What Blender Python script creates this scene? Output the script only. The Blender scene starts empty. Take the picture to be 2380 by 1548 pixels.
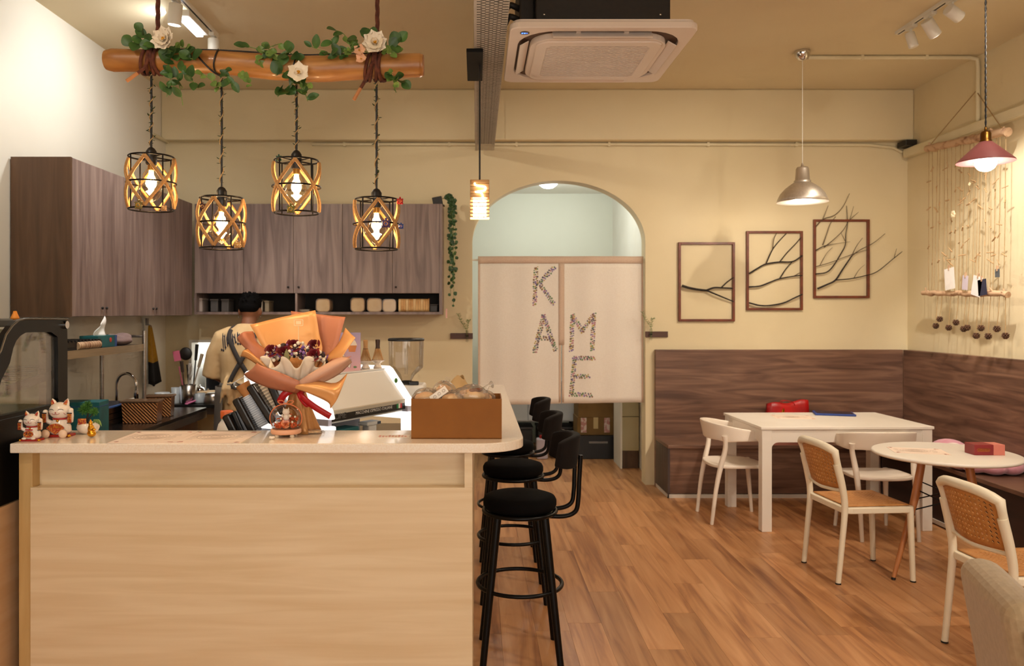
import bpy, bmesh, math, random
from mathutils import Vector, Matrix
R = random.Random(7)
PI = math.pi
sin, cos = math.sin, math.cos
SC = bpy.context.scene
COL = SC.collection
# ---------------------------------------------------------------- camera
F, CX, CY, H = 1851.1, 1108.0, 726.0, 1.57          # focal length in px, vanishing point, eye height
cam = bpy.data.objects.new('camera', bpy.data.cameras.new('camera')); COL.objects.link(cam)
cam.location = (0, 0, H); cam.rotation_euler = (PI/2, 0, 0)
cam.data.lens = 28.0; cam.data.sensor_width = 36
cam.data.shift_x = (1190-CX)/2380; cam.data.shift_y = -(774-CY)/2380
cam.data.clip_start = .05
cam.data.dof.use_dof = True; cam.data.dof.focus_distance = 3.3; cam.data.dof.aperture_fstop = 4.0
SC.camera = cam
# ---------------------------------------------------------------- world, exposure
wd = bpy.data.worlds.new('world'); SC.world = wd; wd.use_nodes = True
wd.node_tree.nodes['Background'].inputs[0].default_value = (.9, .93, 1, 1)
wd.node_tree.nodes['Background'].inputs[1].default_value = .6
SC.view_settings.view_transform = 'Standard'; SC.view_settings.look = 'None'
SC.view_settings.exposure = 0.0; SC.view_settings.gamma = 1.0
SC.view_settings.use_curve_mapping = False
SC.cycles.use_denoising = True
SC.cycles.max_bounces = 6; SC.cycles.diffuse_bounces = 3; SC.cycles.glossy_bounces = 3
SC.cycles.use_adaptive_sampling = True; SC.cycles.adaptive_threshold = .08; SC.cycles.adaptive_min_samples = 12
SC.cycles.transmission_bounces = 4; SC.cycles.transparent_max_bounces = 12
SC.cycles.sample_clamp_indirect = 4.0; SC.cycles.blur_glossy = 1.0
SC.cycles.caustics_reflective = False; SC.cycles.caustics_refractive = False

def light(kind, name, loc, power, col=(1, 1, 1), target=None, parent=None, **k):
    d = bpy.data.lights.new(name, kind); d.energy = power; d.color = col
    for a, v in k.items(): setattr(d, a, v)
    o = bpy.data.objects.new(name, d); COL.objects.link(o); o.location = loc
    if target is not None:
        o.rotation_euler = (Vector(target)-Vector(loc)).to_track_quat('-Z', 'Y').to_euler()
    if parent is not None:
        o.parent = parent; o.matrix_parent_inverse = WM[parent.name].inverted()
    return o
WARM, NEUT, COOL = (1, .73, .45), (1, .87, .71), (.86, .93, 1)
# added area fill light behind the camera, at an assumed shop front
light('AREA', 'front_fill', (.6, -1.45, 1.55), 80, (1, .90, .76), (.6, 3, 1.2), shape='RECTANGLE', size=4.6, size_y=2.1)
# added bare fill spots out of frame, aimed at the bar and seating
for i, (x, y, tx, ty, tz, e) in enumerate([(-1.87, 1.2, -1.0, 3.0, .5, 40), (-1.87, .5, -.3, 3.1, .7, 40), (3.0, 2.6, 2.2, 4.2, 0, 110),
                                          (3.0, 1.4, 1.3, 4.0, 0, 120)]):
    light('SPOT', 'fill_spot', (x, y, 3.35), e, NEUT, (tx, ty, tz), spot_size=1.5, spot_blend=.8, shadow_soft_size=.05)

# ---------------------------------------------------------------- helpers
def at(px, py, Y): return Vector(((px-CX)*Y/F, Y, H-(py-CY)*Y/F))
def atX(px, py, X):
    Y = X*F/(px-CX); return Vector((X, Y, H-(py-CY)*Y/F))
def C(h):
    if not isinstance(h, str): return tuple(h)[:3]
    r = [int(h[i:i+2], 16)/255 for i in (0, 2, 4)]
    return tuple(x/12.92 if x <= .04045 else ((x+.055)/1.055)**2.4 for x in r)
MATS = {}
def M(name, col='cccccc', rough=.5, metal=0, col2=None, sc=6, st=(1, 1, 1), lo=.35, hi=.65, bump=0, bsc=150, emit=0, coat=0,
      rnd=0, detail=4, dist=0, spec=.5, sheen=0, sub=0, col3=None):
    if name in MATS: return MATS[name]
    m = bpy.data.materials.new(name); m.use_nodes = True; MATS[name] = m
    nt = m.node_tree; p = nt.nodes['Principled BSDF']; L = nt.links.new
    def I(n, v): p.inputs[n].default_value = v
    c = (*C(col), 1)
    I('Base Color', c); I('Roughness', rough); I('Metallic', metal); I('Specular IOR Level', spec); I('Coat Weight', coat)
    if sheen: I('Sheen Weight', sheen)
    if sub: I('Subsurface Weight', sub); I('Subsurface Scale', .02)
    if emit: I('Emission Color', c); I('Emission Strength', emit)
    if col2 or bump or rnd:
        tc = nt.nodes.new('ShaderNodeTexCoord'); mp = nt.nodes.new('ShaderNodeMapping')
        mp.inputs['Scale'].default_value = st
        src = tc.outputs['Object']
        if rnd:
            oi = nt.nodes.new('ShaderNodeObjectInfo'); ma = nt.nodes.new('ShaderNodeVectorMath'); ma.operation = 'MULTIPLY_ADD'
            L(oi.outputs['Random'], ma.inputs[0]); ma.inputs[1].default_value = (37, 53, 71); L(src, ma.inputs[2]); src = ma.outputs[0]
        L(src, mp.inputs['Vector'])
        out = None
        if col2:
            n = nt.nodes.new('ShaderNodeTexNoise'); n.inputs['Scale'].default_value = sc; n.inputs['Detail'].default_value = detail
            n.inputs['Distortion'].default_value = dist
            L(mp.outputs[0], n.inputs['Vector'])
            r = nt.nodes.new('ShaderNodeValToRGB'); r.color_ramp.elements[0].position = lo; r.color_ramp.elements[1].position = hi
            r.color_ramp.elements[0].color = c; r.color_ramp.elements[1].color = (*C(col2), 1)
            if col3:
                e = r.color_ramp.elements.new((lo+hi)/2); e.color = (*C(col3), 1)
            L(n.outputs['Fac'], r.inputs['Fac']); out = r.outputs[0]
        if rnd:
            hs = nt.nodes.new('ShaderNodeHueSaturation'); mr = nt.nodes.new('ShaderNodeMapRange')
            mr.inputs['To Min'].default_value = 1-rnd; mr.inputs['To Max'].default_value = 1+rnd
            L(oi.outputs['Random'], mr.inputs['Value']); L(mr.outputs[0], hs.inputs['Value'])
            if out: L(out, hs.inputs['Color'])
            else: hs.inputs['Color'].default_value = c
            out = hs.outputs[0]
        if out: L(out, p.inputs['Base Color'])
        if bump:
            n2 = nt.nodes.new('ShaderNodeTexNoise'); n2.inputs['Scale'].default_value = bsc; n2.inputs['Detail'].default_value = 2
            L(mp.outputs[0], n2.inputs['Vector'])
            b = nt.nodes.new('ShaderNodeBump'); b.inputs['Strength'].default_value = bump; b.inputs['Distance'].default_value = .002
            L(n2.outputs['Fac'], b.inputs['Height']); L(b.outputs[0], p.inputs['Normal'])
    return m
def GL(name, tint=(1, 1, 1), refl=.9, base=0.0, rough=.02, haze=None, hz=.1):
    """thin clear glass / film: see-through, fresnel reflection, optional milky part"""
    if name in MATS: return MATS[name]
    m = bpy.data.materials.new(name); m.use_nodes = True; MATS[name] = m
    nt = m.node_tree; nt.nodes.remove(nt.nodes['Principled BSDF']); L = nt.links.new
    t = nt.nodes.new('ShaderNodeBsdfTransparent'); t.inputs[0].default_value = (*C(tint), 1)
    g = nt.nodes.new('ShaderNodeBsdfGlossy'); g.inputs['Roughness'].default_value = rough
    fr = nt.nodes.new('ShaderNodeLayerWeight'); fr.inputs['Blend'].default_value = .25
    ma = nt.nodes.new('ShaderNodeMath'); ma.operation = 'MULTIPLY_ADD'; ma.inputs[1].default_value = refl*.6; ma.inputs[2].default_value = base
    L(fr.outputs['Fresnel'], ma.inputs[0])
    x = nt.nodes.new('ShaderNodeMixShader'); L(ma.outputs[0], x.inputs[0]); L(t.outputs[0], x.inputs[1]); L(g.outputs[0], x.inputs[2])
    o = x
    if haze:
        d = nt.nodes.new('ShaderNodeBsdfDiffuse'); d.inputs[0].default_value = (*C(haze), 1)
        o = nt.nodes.new('ShaderNodeMixShader'); o.inputs[0].default_value = hz; L(x.outputs[0], o.inputs[1]); L(d.outputs[0], o.inputs[2])
    L(o.outputs[0], nt.nodes['Material Output'].inputs[0])
    return m

WM = {}
def T(name, label, cat, loc=(0, 0, 0), rz=0, group=None):
    o = bpy.data.objects.new(name, None); COL.objects.link(o); o.empty_display_size = .05
    o.location = loc; o.rotation_euler = (0, 0, rz)
    WM[o.name] = Matrix.Translation(loc) @ Matrix.Rotation(rz, 4, 'Z')
    return tag(o, label, cat, group)
def tag(o, label=None, cat=None, group=None, kind=None):
    if label: o['label'] = label
    if cat: o['category'] = cat
    if group: o['group'] = group
    if kind: o['kind'] = kind
    return o
def OB(name, me, parent=None, mtx=None):
    o = bpy.data.objects.new(name, me); COL.objects.link(o)
    if parent is not None: o.parent = parent
    if mtx is not None: o.matrix_local = mtx
    WM[o.name] = (WM[parent.name] if parent is not None else Matrix()) @ (mtx if mtx is not None else Matrix())
    return o
def frame_of(d):
    d = d.normalized(); a = Vector((0, 0, 1)) if abs(d.z) < .95 else Vector((0, 1, 0))
    u = d.cross(a).normalized(); return u, u.cross(d).normalized()
class MB:
    def __init__(s): s.v, s.f, s.sm, s.mi, s.m = [], [], [], [], 0
    def add(s, vs, fs, smooth=False):
        b = len(s.v); s.v += [Vector(v) for v in vs]
        for f in fs: s.f.append([b+i for i in f]); s.sm.append(smooth); s.mi.append(s.m)
        return s
    def mat(s, i): s.m = i; return s
    def box(s, x0, x1, y0, y1, z0, z1, X=None):
        vs = [Vector((x, y, z)) for z in (z0, z1) for y in (y0, y1) for x in (x0, x1)]
        if X is not None: vs = [X @ v for v in vs]
        return s.add(vs, [(0, 2, 3, 1), (4, 5, 7, 6), (0, 1, 5, 4), (2, 6, 7, 3), (0, 4, 6, 2), (1, 3, 7, 5)])
    def cyl(s, p0, p1, r0, r1=None, n=16, caps=True, smooth=True):
        r1 = r0 if r1 is None else r1
        return s.tube([p0, p1], [r0, r1], n, caps=caps, smooth=smooth)
    def tube(s, pts, r, n=8, closed=False, caps=True, smooth=True, flat=1.0):
        pts = [Vector(p) for p in pts]; k = len(pts)
        rs = r if isinstance(r, (list, tuple)) else [r]*k
        vs = []; u = None
        for i, p in enumerate(pts):
            if closed: d = pts[(i+1) % k]-pts[i-1]
            else: d = pts[min(i+1, k-1)]-pts[max(i-1, 0)]
            if d.length < 1e-9: d = Vector((0, 0, 1))
            d.normalize()
            if u is None: u, w = frame_of(d)
            else:
                u = u-d*u.dot(d)
                u = u.normalized() if u.length > 1e-6 else frame_of(d)[0]
                w = u.cross(d).normalized()
            for j in range(n):
                a = 2*PI*j/n; vs.append(p+(u*cos(a)+w*sin(a)*flat)*rs[i])
        fs = []
        for i in range(k if closed else k-1):
            for j in range(n):
                a, b = i*n, ((i+1) % k)*n
                fs.append((a+j, a+(j+1) % n, b+(j+1) % n, b+j))
        s.add(vs, fs, smooth)
        if caps and not closed:
            s.add(vs[:n], [tuple(range(n))]); s.add(vs[-n:], [tuple(range(n))])
        return s
    def lathe(s, prof, c=(0, 0, 0), n=24, X=None, smooth=True, sx=1, sy=1, a0=0, a1=None):
        c = Vector(c); vs = []; full = a1 is None; a1 = 2*PI if full else a1; nn = n if full else n+1
        for r, z in prof:
            for j in range(nn):
                a = a0+(a1-a0)*j/n; v = Vector((r*cos(a)*sx, r*sin(a)*sy, z))
                vs.append(c+(X @ v if X is not None else v))
        fs = []
        for i in range(len(prof)-1):
            for j in range(n):
                k = (j+1) % nn; fs.append((i*nn+j, i*nn+k, (i+1)*nn+k, (i+1)*nn+j))
        s.add(vs, fs, smooth)
        if full:
            if prof[0][0] > 1e-4: s.add(vs[:n], [tuple(range(n))])
            if prof[-1][0] > 1e-4: s.add(vs[-n:], [tuple(range(n))])
        return s
    def ell(s, c, r, nu=16, nv=10, X=None):
        if not isinstance(r, (list, tuple)): r = (r, r, r)
        pr = [(max(1e-5, sin(PI*i/nv)), -cos(PI*i/nv)) for i in range(nv+1)]
        S = Matrix.Diagonal((*r, 1)); S = (X.to_4x4() @ S) if X is not None else S
        return s.lathe(pr, c, nu, S)
    def prism(s, poly, d0, d1, ax='y', X=None):
        def P(u, v, d): return Vector((u, d, v)) if ax == 'y' else Vector((u, v, d)) if ax == 'z' else Vector((d, u, v))
        n = len(poly); vs = [P(u, v, d0) for u, v in poly]+[P(u, v, d1) for u, v in poly]
        if X is not None: vs = [X @ v for v in vs]
        return s.add(vs, [tuple(range(n)), tuple(range(2*n-1, n-1, -1))]+[(i, (i+1) % n, n+(i+1) % n, n+i) for i in range(n)])
    def ring(s, outer, inner, d0, d1, ax='y'):
        """plate between two outlines of the same number of points"""
        def P(p, d): return Vector((p[0], d, p[1])) if ax == 'y' else Vector((p[0], p[1], d)) if ax == 'z' else Vector((d, p[0], p[1]))
        n = len(outer); vs = [P(p, d) for d in (d0, d1) for q in (outer, inner) for p in q]; fs = []
        for i in range(n):
            j = (i+1) % n; o0, i0, o1, i1 = 0, n, 2*n, 3*n
            fs += [(o0+i, o0+j, i0+j, i0+i), (o1+i, i1+i, i1+j, o1+j), (o0+i, o1+i, o1+j, o0+j), (i0+i, i0+j, i1+j, i1+i)]
        return s.add(vs, fs)
    def grid(s, fn, nu, nv, smooth=True):
        vs = [fn(i/nu, j/nv) for j in range(nv+1) for i in range(nu+1)]; w = nu+1
        return s.add(vs, [(j*w+i, j*w+i+1, (j+1)*w+i+1, (j+1)*w+i) for j in range(nv) for i in range(nu)], smooth)
    def holes(s, fn, nu, nv, h=.5, mask=None):
        """perforated sheet: one four-sided hole to a cell"""
        for j in range(nv):
            for i in range(nu):
                q = [(i, j), (i+1, j), (i+1, j+1), (i, j+1)]
                if mask and not mask(i, j): s.add([fn(a/nu, b/nv) for a, b in q], [(0, 1, 2, 3)], True); continue
                cx, cy = i+.5, j+.5; k = [(cx, cy-h/2), (cx+h/2, cy), (cx, cy+h/2), (cx-h/2, cy)]
                e = [(cx, j), (i+1, cy), (cx, j+1), (i, cy)]
                pts = [fn(a/nu, b/nv) for a, b in q+e+k]
                s.add(pts, [(0, 4, 8, 11), (0, 11, 7), (4, 1, 9, 8), (1, 5, 9), (5, 2, 10, 9), (2, 6, 10), (6, 3, 11, 10), (3, 7, 11)][:0] +
                      [(0, 4, 8, 11, 7), (4, 1, 5, 9, 8), (5, 2, 6, 10, 9), (6, 3, 7, 11, 10)], True)
        return s
    def mesh(s, name, mats, X=None, merge=False):
        me = bpy.data.meshes.new(name)
        vs = [X @ v for v in s.v] if X is not None else s.v
        me.from_pydata([tuple(v) for v in vs], [], s.f)
        for p, sm, mi in zip(me.polygons, s.sm, s.mi): p.use_smooth = sm; p.material_index = mi
        b = bmesh.new(); b.from_mesh(me)
        if merge: bmesh.ops.remove_doubles(b, verts=b.verts, dist=1e-5)
        bmesh.ops.recalc_face_normals(b, faces=b.faces)
        b.to_mesh(me); b.free()
        for m in (mats if isinstance(mats, (list, tuple)) else [mats]): me.materials.append(m)
        return me
    def go(s, name, mats, parent=None, world=False, bevel=0, seg=2, solid=0, sub=0, remesh=0, merge=False, mtx=None):
        X = WM[parent.name].inverted() if (world and parent is not None) else None
        o = OB(name, s.mesh(name, mats, X, merge or bool(solid) or bool(sub) or bool(remesh)), parent, mtx)
        if remesh:
            r = o.modifiers.new('remesh', 'REMESH'); r.mode = 'VOXEL'; r.voxel_size = remesh; r.use_smooth_shade = True
            q = o.modifiers.new('smooth', 'SMOOTH'); q.factor = .5; q.iterations = 6
        if solid:
            q = o.modifiers.new('solid', 'SOLIDIFY'); q.thickness = solid; q.offset = 0
        if bevel:
            q = o.modifiers.new('bevel', 'BEVEL'); q.width = bevel; q.segments = seg; q.limit_method = 'ANGLE'; q.angle_limit = .6
        if sub:
            q = o.modifiers.new('sub', 'SUBSURF'); q.levels = sub; q.render_levels = sub
        return o
def one(name, mb, mats, label, cat, group=None, loc=None, **k):
    """a thing that is one mesh; mesh given in world coordinates, origin moved to loc"""
    if loc is not None:
        X = Matrix.Translation(-Vector(loc)); mb.v = [X @ v for v in mb.v]
    o = mb.go(name, mats, **k)
    if loc is not None: o.location = loc; WM[o.name] = Matrix.Translation(loc)
    return tag(o, label, cat, group)
def struct(name, mb, mats, parent=None, **k):
    o = mb.go(name, mats, parent, **k); o['kind'] = 'structure'; return o
def rrect(x0, x1, y0, y1, r, n=5):
    out = []
    for cx, cy, a in ((x1-r, y1-r, 0), (x0+r, y1-r, PI/2), (x0+r, y0+r, PI), (x1-r, y0+r, 1.5*PI)):
        out += [(cx+r*cos(a+PI/2*i/n), cy+r*sin(a+PI/2*i/n)) for i in range(n+1)]
    return out
def arc(c, r, a0, a1, n, r2=None, pl='xy', d=0):
    out = []
    for i in range(n+1):
        a = a0+(a1-a0)*i/n; u, v = c[0]+r*cos(a), c[1]+(r2 or r)*sin(a)
        out.append((u, v, d) if pl == 'xy' else (u, d, v) if pl == 'xz' else (d, u, v))
    return out
def spline(pts, k=8):
    pts = [Vector(p) for p in pts]; P = [pts[0]*2-pts[1]]+pts+[pts[-1]*2-pts[-2]]; out = []
    for i in range(1, len(P)-2):
        a, b, c, d = P[i-1:i+3]
        for j in range(k):
            t = j/k; out.append(.5*((2*b)+(c-a)*t+(2*a-5*b+4*c-d)*t*t+(3*b-a-3*c+d)*t**3))
    return out+[pts[-1]]
def lerp(a, b, t): return a+(b-a)*t
def RX(a): return Matrix.Rotation(a, 4, 'X')
def RY(a): return Matrix.Rotation(a, 4, 'Y')
def RZ(a): return Matrix.Rotation(a, 4, 'Z')
def TR(*a): return Matrix.Translation(a[0] if len(a) == 1 else a)
def SCL(x, y=None, z=None): return Matrix.Diagonal((x, x if y is None else y, x if z is None else z, 1))
def look(loc, z, roll=0):
    """matrix whose local z points along z"""
    return TR(Vector(loc)) @ Vector(z).to_track_quat('Z', 'Y').to_matrix().to_4x4() @ RZ(roll)
TXT = {}
def pretext(items):
    os_ = []
    for key, s, ex in items:
        c = bpy.data.curves.new('t', 'FONT'); c.body = s; c.align_x = 'CENTER'; c.align_y = 'CENTER'; c.extrude = ex; c.resolution_u = 3
        o = bpy.data.objects.new('t', c); COL.objects.link(o); os_.append((key, o, c))
    dg = bpy.context.evaluated_depsgraph_get(); dg.update()
    for key, o, c in os_:
        TXT[key] = bpy.data.meshes.new_from_object(o.evaluated_get(dg)); bpy.data.objects.remove(o)
def text(key, mat, parent, mtx, name='lettering', width=None, world=False):
    me = TXT[key].copy(); me.materials.clear(); me.materials.append(mat)
    if width:
        xs = [v.co.x for v in me.vertices]; s = width/max(1e-6, max(xs)-min(xs)); mtx = mtx @ SCL(s)
    if world: mtx = WM[parent.name].inverted() @ mtx
    return OB(name, me, parent, mtx)
pretext([('macc', 'MACCHINE ESPRESSO ITALIANE', .01), ('cime', 'CIME', .01), ('daji', '大吉', .02), ('luck', '千客萬來', .02), ('scroll', '招\n財\n進\n寶', .02),
         ('menu', 'K A M E  C A F E', .005)])
ceilz = 3.571; YW = 7.247; XL, XR = -2.83, 3.92
# ================================================================ materials
paint = M('cream_paint', 'e5d5b0', .75, col2='e1d0a9', sc=1.5, bump=.15, bsc=60)
paintL = M('white_paint', 'ece5d4', .75, col2='e8e0ce', sc=1.5, bump=.15, bsc=60)
ceilp = M('ceiling_paint', 'e4d4b0', .8, col2='dfceaa', sc=1.2, bump=.1, bsc=60)
mint = M('mint_paint', 'e6e8dc', .7, col2='e2e4d8', sc=1.5)
whitep = M('white_trim_paint', 'eeeae0', .5, col2='e9e4d8', sc=3)
conduit = M('cream_conduit', 'e3d6b4', .5, col2='ddd0ac', sc=5)
lamwood = M('grey_brown_laminate', '66534d', .42, col2='9a857b', col3='826e67', sc=1.6, st=(9, 9, .7), detail=7, dist=1.2, lo=.3, hi=.72, bump=.08, bsc=14)
lamend = M('dark_brown_laminate', '46311f', .45, col2='654a33', col3='563d29', sc=1.6, st=(9, 9, .7), detail=7, dist=1.2, lo=.3, hi=.72)
benchw = M('walnut_laminate', '563c30', .4, col2='8f6c57', col3='755544', sc=1.7, st=(.7, .7, 9), detail=7, dist=1.4, lo=.3, hi=.72)
floorw = M('vinyl_plank', '8f5936', .38, col2='d19b6b', col3='bf8757', sc=1.7, st=(10, .8, 8), detail=8, dist=.8, lo=.27, hi=.68, rnd=.13, bump=.05, bsc=25)
paleply = M('pale_birch_laminate', 'e3cdaa', .45, col2='d8be97', sc=2.0, st=(.7, 1, 12), detail=5, dist=.6)
stone = M('cream_quartz', 'f5e8d6', .15, col2='f1e0ca', sc=220, detail=2, lo=.42, hi=.58, coat=.3)
black = M('black_metal', '0c0b0b', .35, .6)
blackp = M('black_plastic', '111011', .4, col2='171515', sc=20)
steel = M('brushed_steel', 'b9b2aa', .28, 1, col2='a9a29a', sc=5, st=(1, 1, 30))
chrome = M('chrome', 'd8d6d4', .08, 1)
whitepl = M('white_plastic', 'ece4d8', .4, col2='e8dfd2', sc=5)
paper = M('white_paper', 'f0e6da', .8, col2='ebe0d2', sc=12)
card = M('brown_cardboard', '8c5412', .75, col2='844e0f', sc=7, detail=5)
kraft = M('kraft_paper', 'c4a170', .8, col2='b8935f', sc=9)
gold = M('gold', 'e0a030', .25, 1)
red = M('red', 'b5141a', .4, col2='a01016', sc=8)
green = M('leaf_green', '2c4a1f', .45, col2='46692c', sc=20, rnd=.25)
green2 = M('leaf_green_light', '5d7a35', .45, col2='7d9446', sc=20, rnd=.2)
clear = GL('clear_glass', (.97, .97, .96), .9, .02)
film = GL('clear_film', (.97, .96, .94), .8, .05, .12, 'f4ece2', .10)

# ================================================================ setting
m = MB().box(XL, XR, -1.6, 9.6, -.12, -.012)
m.box(XL, -.22, -1.6, YW, -.012, 0).box(-.22, XR, -1.6, 1.0, -.012, 0).box(3.43, XR, 1.0, YW, -.012, 0)
m.box(1.66, XR, YW, 9.6, -.012, 0).box(XL, -.22, YW, 9.6, -.012, 0)
floor = struct('floor', m, floorw)
pw, pl = .17, 1.22
plank = MB().box(-pw/2+.0004, pw/2-.0004, -.5+.0004, .5-.0004, -.012, 0).mesh('plank', floorw)
i = 0; x = -.22+pw/2
while x < 3.43:
    y = 1.0; first = True
    y1 = 9.6 if x < 1.64 else YW
    while y < y1-.02:
        ln = pl*((i*.37) % 1)+.0 if first else pl
        if first and ln < .15: ln += .35
        first = False; ln = min(ln, y1-y)
        OB('plank', plank, floor, TR(x, y+ln/2, 0) @ SCL(1, ln, 1)); y += ln
    x += pw; i += 1
struct('ceiling', MB().box(XL-.1, XR+.1, -1.7, YW+.17, ceilz, ceilz+.1), ceilp)
struct('wall_left', MB().box(XL-.1, XL, -1.7, YW+.17, 0, ceilz), paintL)
struct('wall_right', MB().box(XR, XR+.1, -1.7, YW+.17, 0, ceilz), paint)
# back wall with the arch and the kitchen hatch
AX0, AX1, AZ, AB = -.04, 1.535, 2.768, .56
t0, t1 = YW, YW+.17
m = MB(); acx, ar = (AX0+AX1)/2, (AX1-AX0)/2
hx0, hx1, hz0, hz1 = -2.604, -1.93, .80, 1.308
m.box(XL, hx0, t0, t1, 0, ceilz).box(hx0, hx1, t0, t1, 0, hz0).box(hx0, hx1, t0, t1, hz1, ceilz).box(hx1, AX0, t0, t1, 0, ceilz)
m.box(AX1, XR, t0, t1, 0, ceilz)
N = 40
for k in range(N):
    a, b = PI-PI*k/N, PI-PI*(k+1)/N
    p = [(acx+ar*cos(a), AZ-AB+AB*sin(a)), (acx+ar*cos(b), AZ-AB+AB*sin(b))]
    m.prism([p[0], p[1], (p[1][0], ceilz), (p[0][0], ceilz)], t0, t1)
struct('wall_back', m, paint)
struct('trim_1', MB().box(XL, XR, YW-.11, YW, 3.116, ceilz), paint, bevel=.012)
m = MB().box(XL, XR, -1.75, -1.6, 0, .25).box(XL, XR, -1.75, -1.6, 2.75, ceilz).box(XL, -1.9, -1.75, -1.6, .25, 2.75).box(3.1, XR, -1.75, -1.6, .25, 2.75)
struct('wall_front', m, paint)
w = struct('window_1', MB().ring([(-1.9, .25), (3.1, .25), (3.1, 2.75), (-1.9, 2.75)], [(-1.84, .31), (3.04, .31), (3.04, 2.69), (-1.84, 2.69)], -1.72, -1.64)
           .box(.57, .63, -1.71, -1.65, .31, 2.69), black)
MB().box(-1.84, .57, -1.685, -1.679, .31, 2.69).go('pane', clear, w); MB().box(.63, 3.04, -1.685, -1.679, .31, 2.69).go('pane', clear, w)
# store room behind the arch
struct('wall_store_back', MB().box(-1.3, 1.74, 9.6, 9.7, 0, 3.1), mint)
struct('wall_store_right', MB().box(1.64, 1.74, YW+.17, 9.6, 0, 3.1), whitep)
struct('wall_store_left', MB().box(-1.3, -1.2, YW+.17, 9.6, 0, 3.1), mint)
struct('ceiling_store', MB().box(-1.3, 1.74, YW+.17, 9.7, 3.0, 3.1), whitep)
# recess behind the kitchen hatch
struct('wall_hatch', MB().box(hx0-.05, hx0, t1, 8.0, .6, 1.6).box(hx1, hx1+.05, t1, 8.0, .6, 1.6).box(hx0, hx1, 7.95, 8.0, .6, 1.6)
       .box(hx0, hx1, t1, 7.95, 1.55, 1.6).box(hx0, hx1, t1, 7.95, .6, .8), whitep)
m = MB().ring([(hx0-.012, hz0), (hx1+.012, hz0), (hx1+.012, hz1+.012), (hx0-.012, hz1+.012)], [(hx0+.012, hz0+.01), (hx1-.012, hz0+.01), (hx1-.012, hz1-.012), (hx0+.012, hz1-.012)], YW-.008, YW+.17)
struct('trim_2', m, whitep)
light('AREA', 'hatch_lamp', (-2.27, 7.68, 1.54), 6, COOL, (-2.27, 7.68, 0), shape='RECTANGLE', size=.5, size_y=.3)

# conduits and pipes
def pipe(name, pts, r, label, clips=(), mat=conduit, cat='pipe', cw=.03):
    t = T(name, label, cat, pts[0])
    MB().tube(pts, r, 10).go('tube', mat, t, world=True)
    for c in clips: MB().box(c[0]-.012, c[0]+.012, c[1]-cw/2, c[1]+cw/2, c[2]-r-.006, c[2]+r+.006).go('clip', mat, t, world=True, bevel=.003)
    return t
zc = 3.095; p0 = at(725, 333, 7.22).x
pipe('electrical_conduit', [(p0, 7.228, zc), (1.0, 7.228, zc), (3.55, 7.228, zc-.005), (3.78, 7.228, zc-.03), (3.86, 7.228, zc-.07)], .014,
     'thin cream conduit running along the back wall below the beam', [(x, 7.232, zc) for x in (-1.2, -.9, -.25, .36, 1.2, 2.1, 2.9)])
pipe('electrical_conduit', [atX(352, 311, -2.81), atX(395, 332, -2.81)], .016, 'short cream conduit stub on the left wall near the corner', cw=.02)
t = T('cable_trunking', 'cream rectangular cable trunking along the right wall', 'trunking', (3.88, 5, 2.97))
MB().box(3.86, 3.92, 3.0, 7.2, 2.965, 3.045).go('channel', conduit, t, world=True, bevel=.004)
MB().box(3.853, 3.862, 3.0, 7.2, 2.972, 3.038).go('cover', conduit, t, world=True, bevel=.003)
MB().box(3.80, 3.90, 7.05, 7.2, 3.05, 3.10).go('corner_gap', blackp, t, world=True, bevel=.004)
yl = 6.2
pipe('ceiling_conduit', [(2.58, yl, 3.553), (3.6, yl, 3.553), (3.84, yl, 3.553), (3.895, yl, 3.54), (3.902, yl, 3.49), (3.902, yl, 3.3), (3.902, yl, 3.05)], .016,
     'cream conduit from the silver pendant across the ceiling and down the right wall', [(3.0, yl, 3.555), (3.5, yl, 3.555)])

# ================================================================ bar
ztop = 1.10; zs = ztop-.035
poly = [(-1.673, 2.852), (0.0, 2.852)]+[(.0+.176*sin(PI/2*k/10), 3.02-.168*cos(PI/2*k/10)) for k in range(1, 11)]+[(.176, 5.18), (-.14, 5.18), (-.14, 3.175), (-1.673, 3.175)]
m = MB().prism(poly, zs, ztop, 'z')
one('bar_worktop', m, stone, 'cream speckled stone worktop of the bar, rounded at its corner', 'worktop', loc=(-.7, 3, zs), bevel=.004)
b = T('bar_counter', 'pale wooden bar counter with a wide plain front panel', 'counter', (-.8, 2.95, 0))
MB().box(-1.609, -.0155, 2.87, 2.892, 0, .938).go('front_panel', paleply, b, world=True, bevel=.0015)
MB().box(-1.632, -.044, 2.935, 2.95, .92, zs).go('upper_panel', paleply, b, world=True)
MB().box(-1.609, -.044, 2.892, 2.95, .926, .934).go('ledge', paleply, b, world=True)
MB().box(-1.659, -1.61, 2.885, 3.15, 0, zs).go('corner_post', M('birch_edge', 'cba870', .5, col2='bd985f', sc=3, st=(8, 8, .8)), b, world=True, bevel=.002)
MB().box(-.044, -.0155, 2.87, 5.15, .938, zs).box(-.044, -.0155, 2.892, 5.15, 0, .938).go('side_panel', paleply, b, world=True)
MB().box(-1.61, -.13, 2.95, 3.15, 0, zs).box(-.13, -.044, 2.95, 5.15, 0, zs).go('carcass', paleply, b, world=True)
m = MB().box(-.95, -.135, 3.155, 5.1, 0, .84).box(-1.35, -.95, 3.155, 3.6, 0, .84).mat(1).box(-.96, -.135, 3.155, 5.1, .84, .86).box(-1.36, -.96, 3.155, 3.6, .84, .86)
one('inner_work_counter', m, [lamend, steel], 'steel topped work counter behind the bar', 'counter', loc=(-.6, 4, 0))

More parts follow.
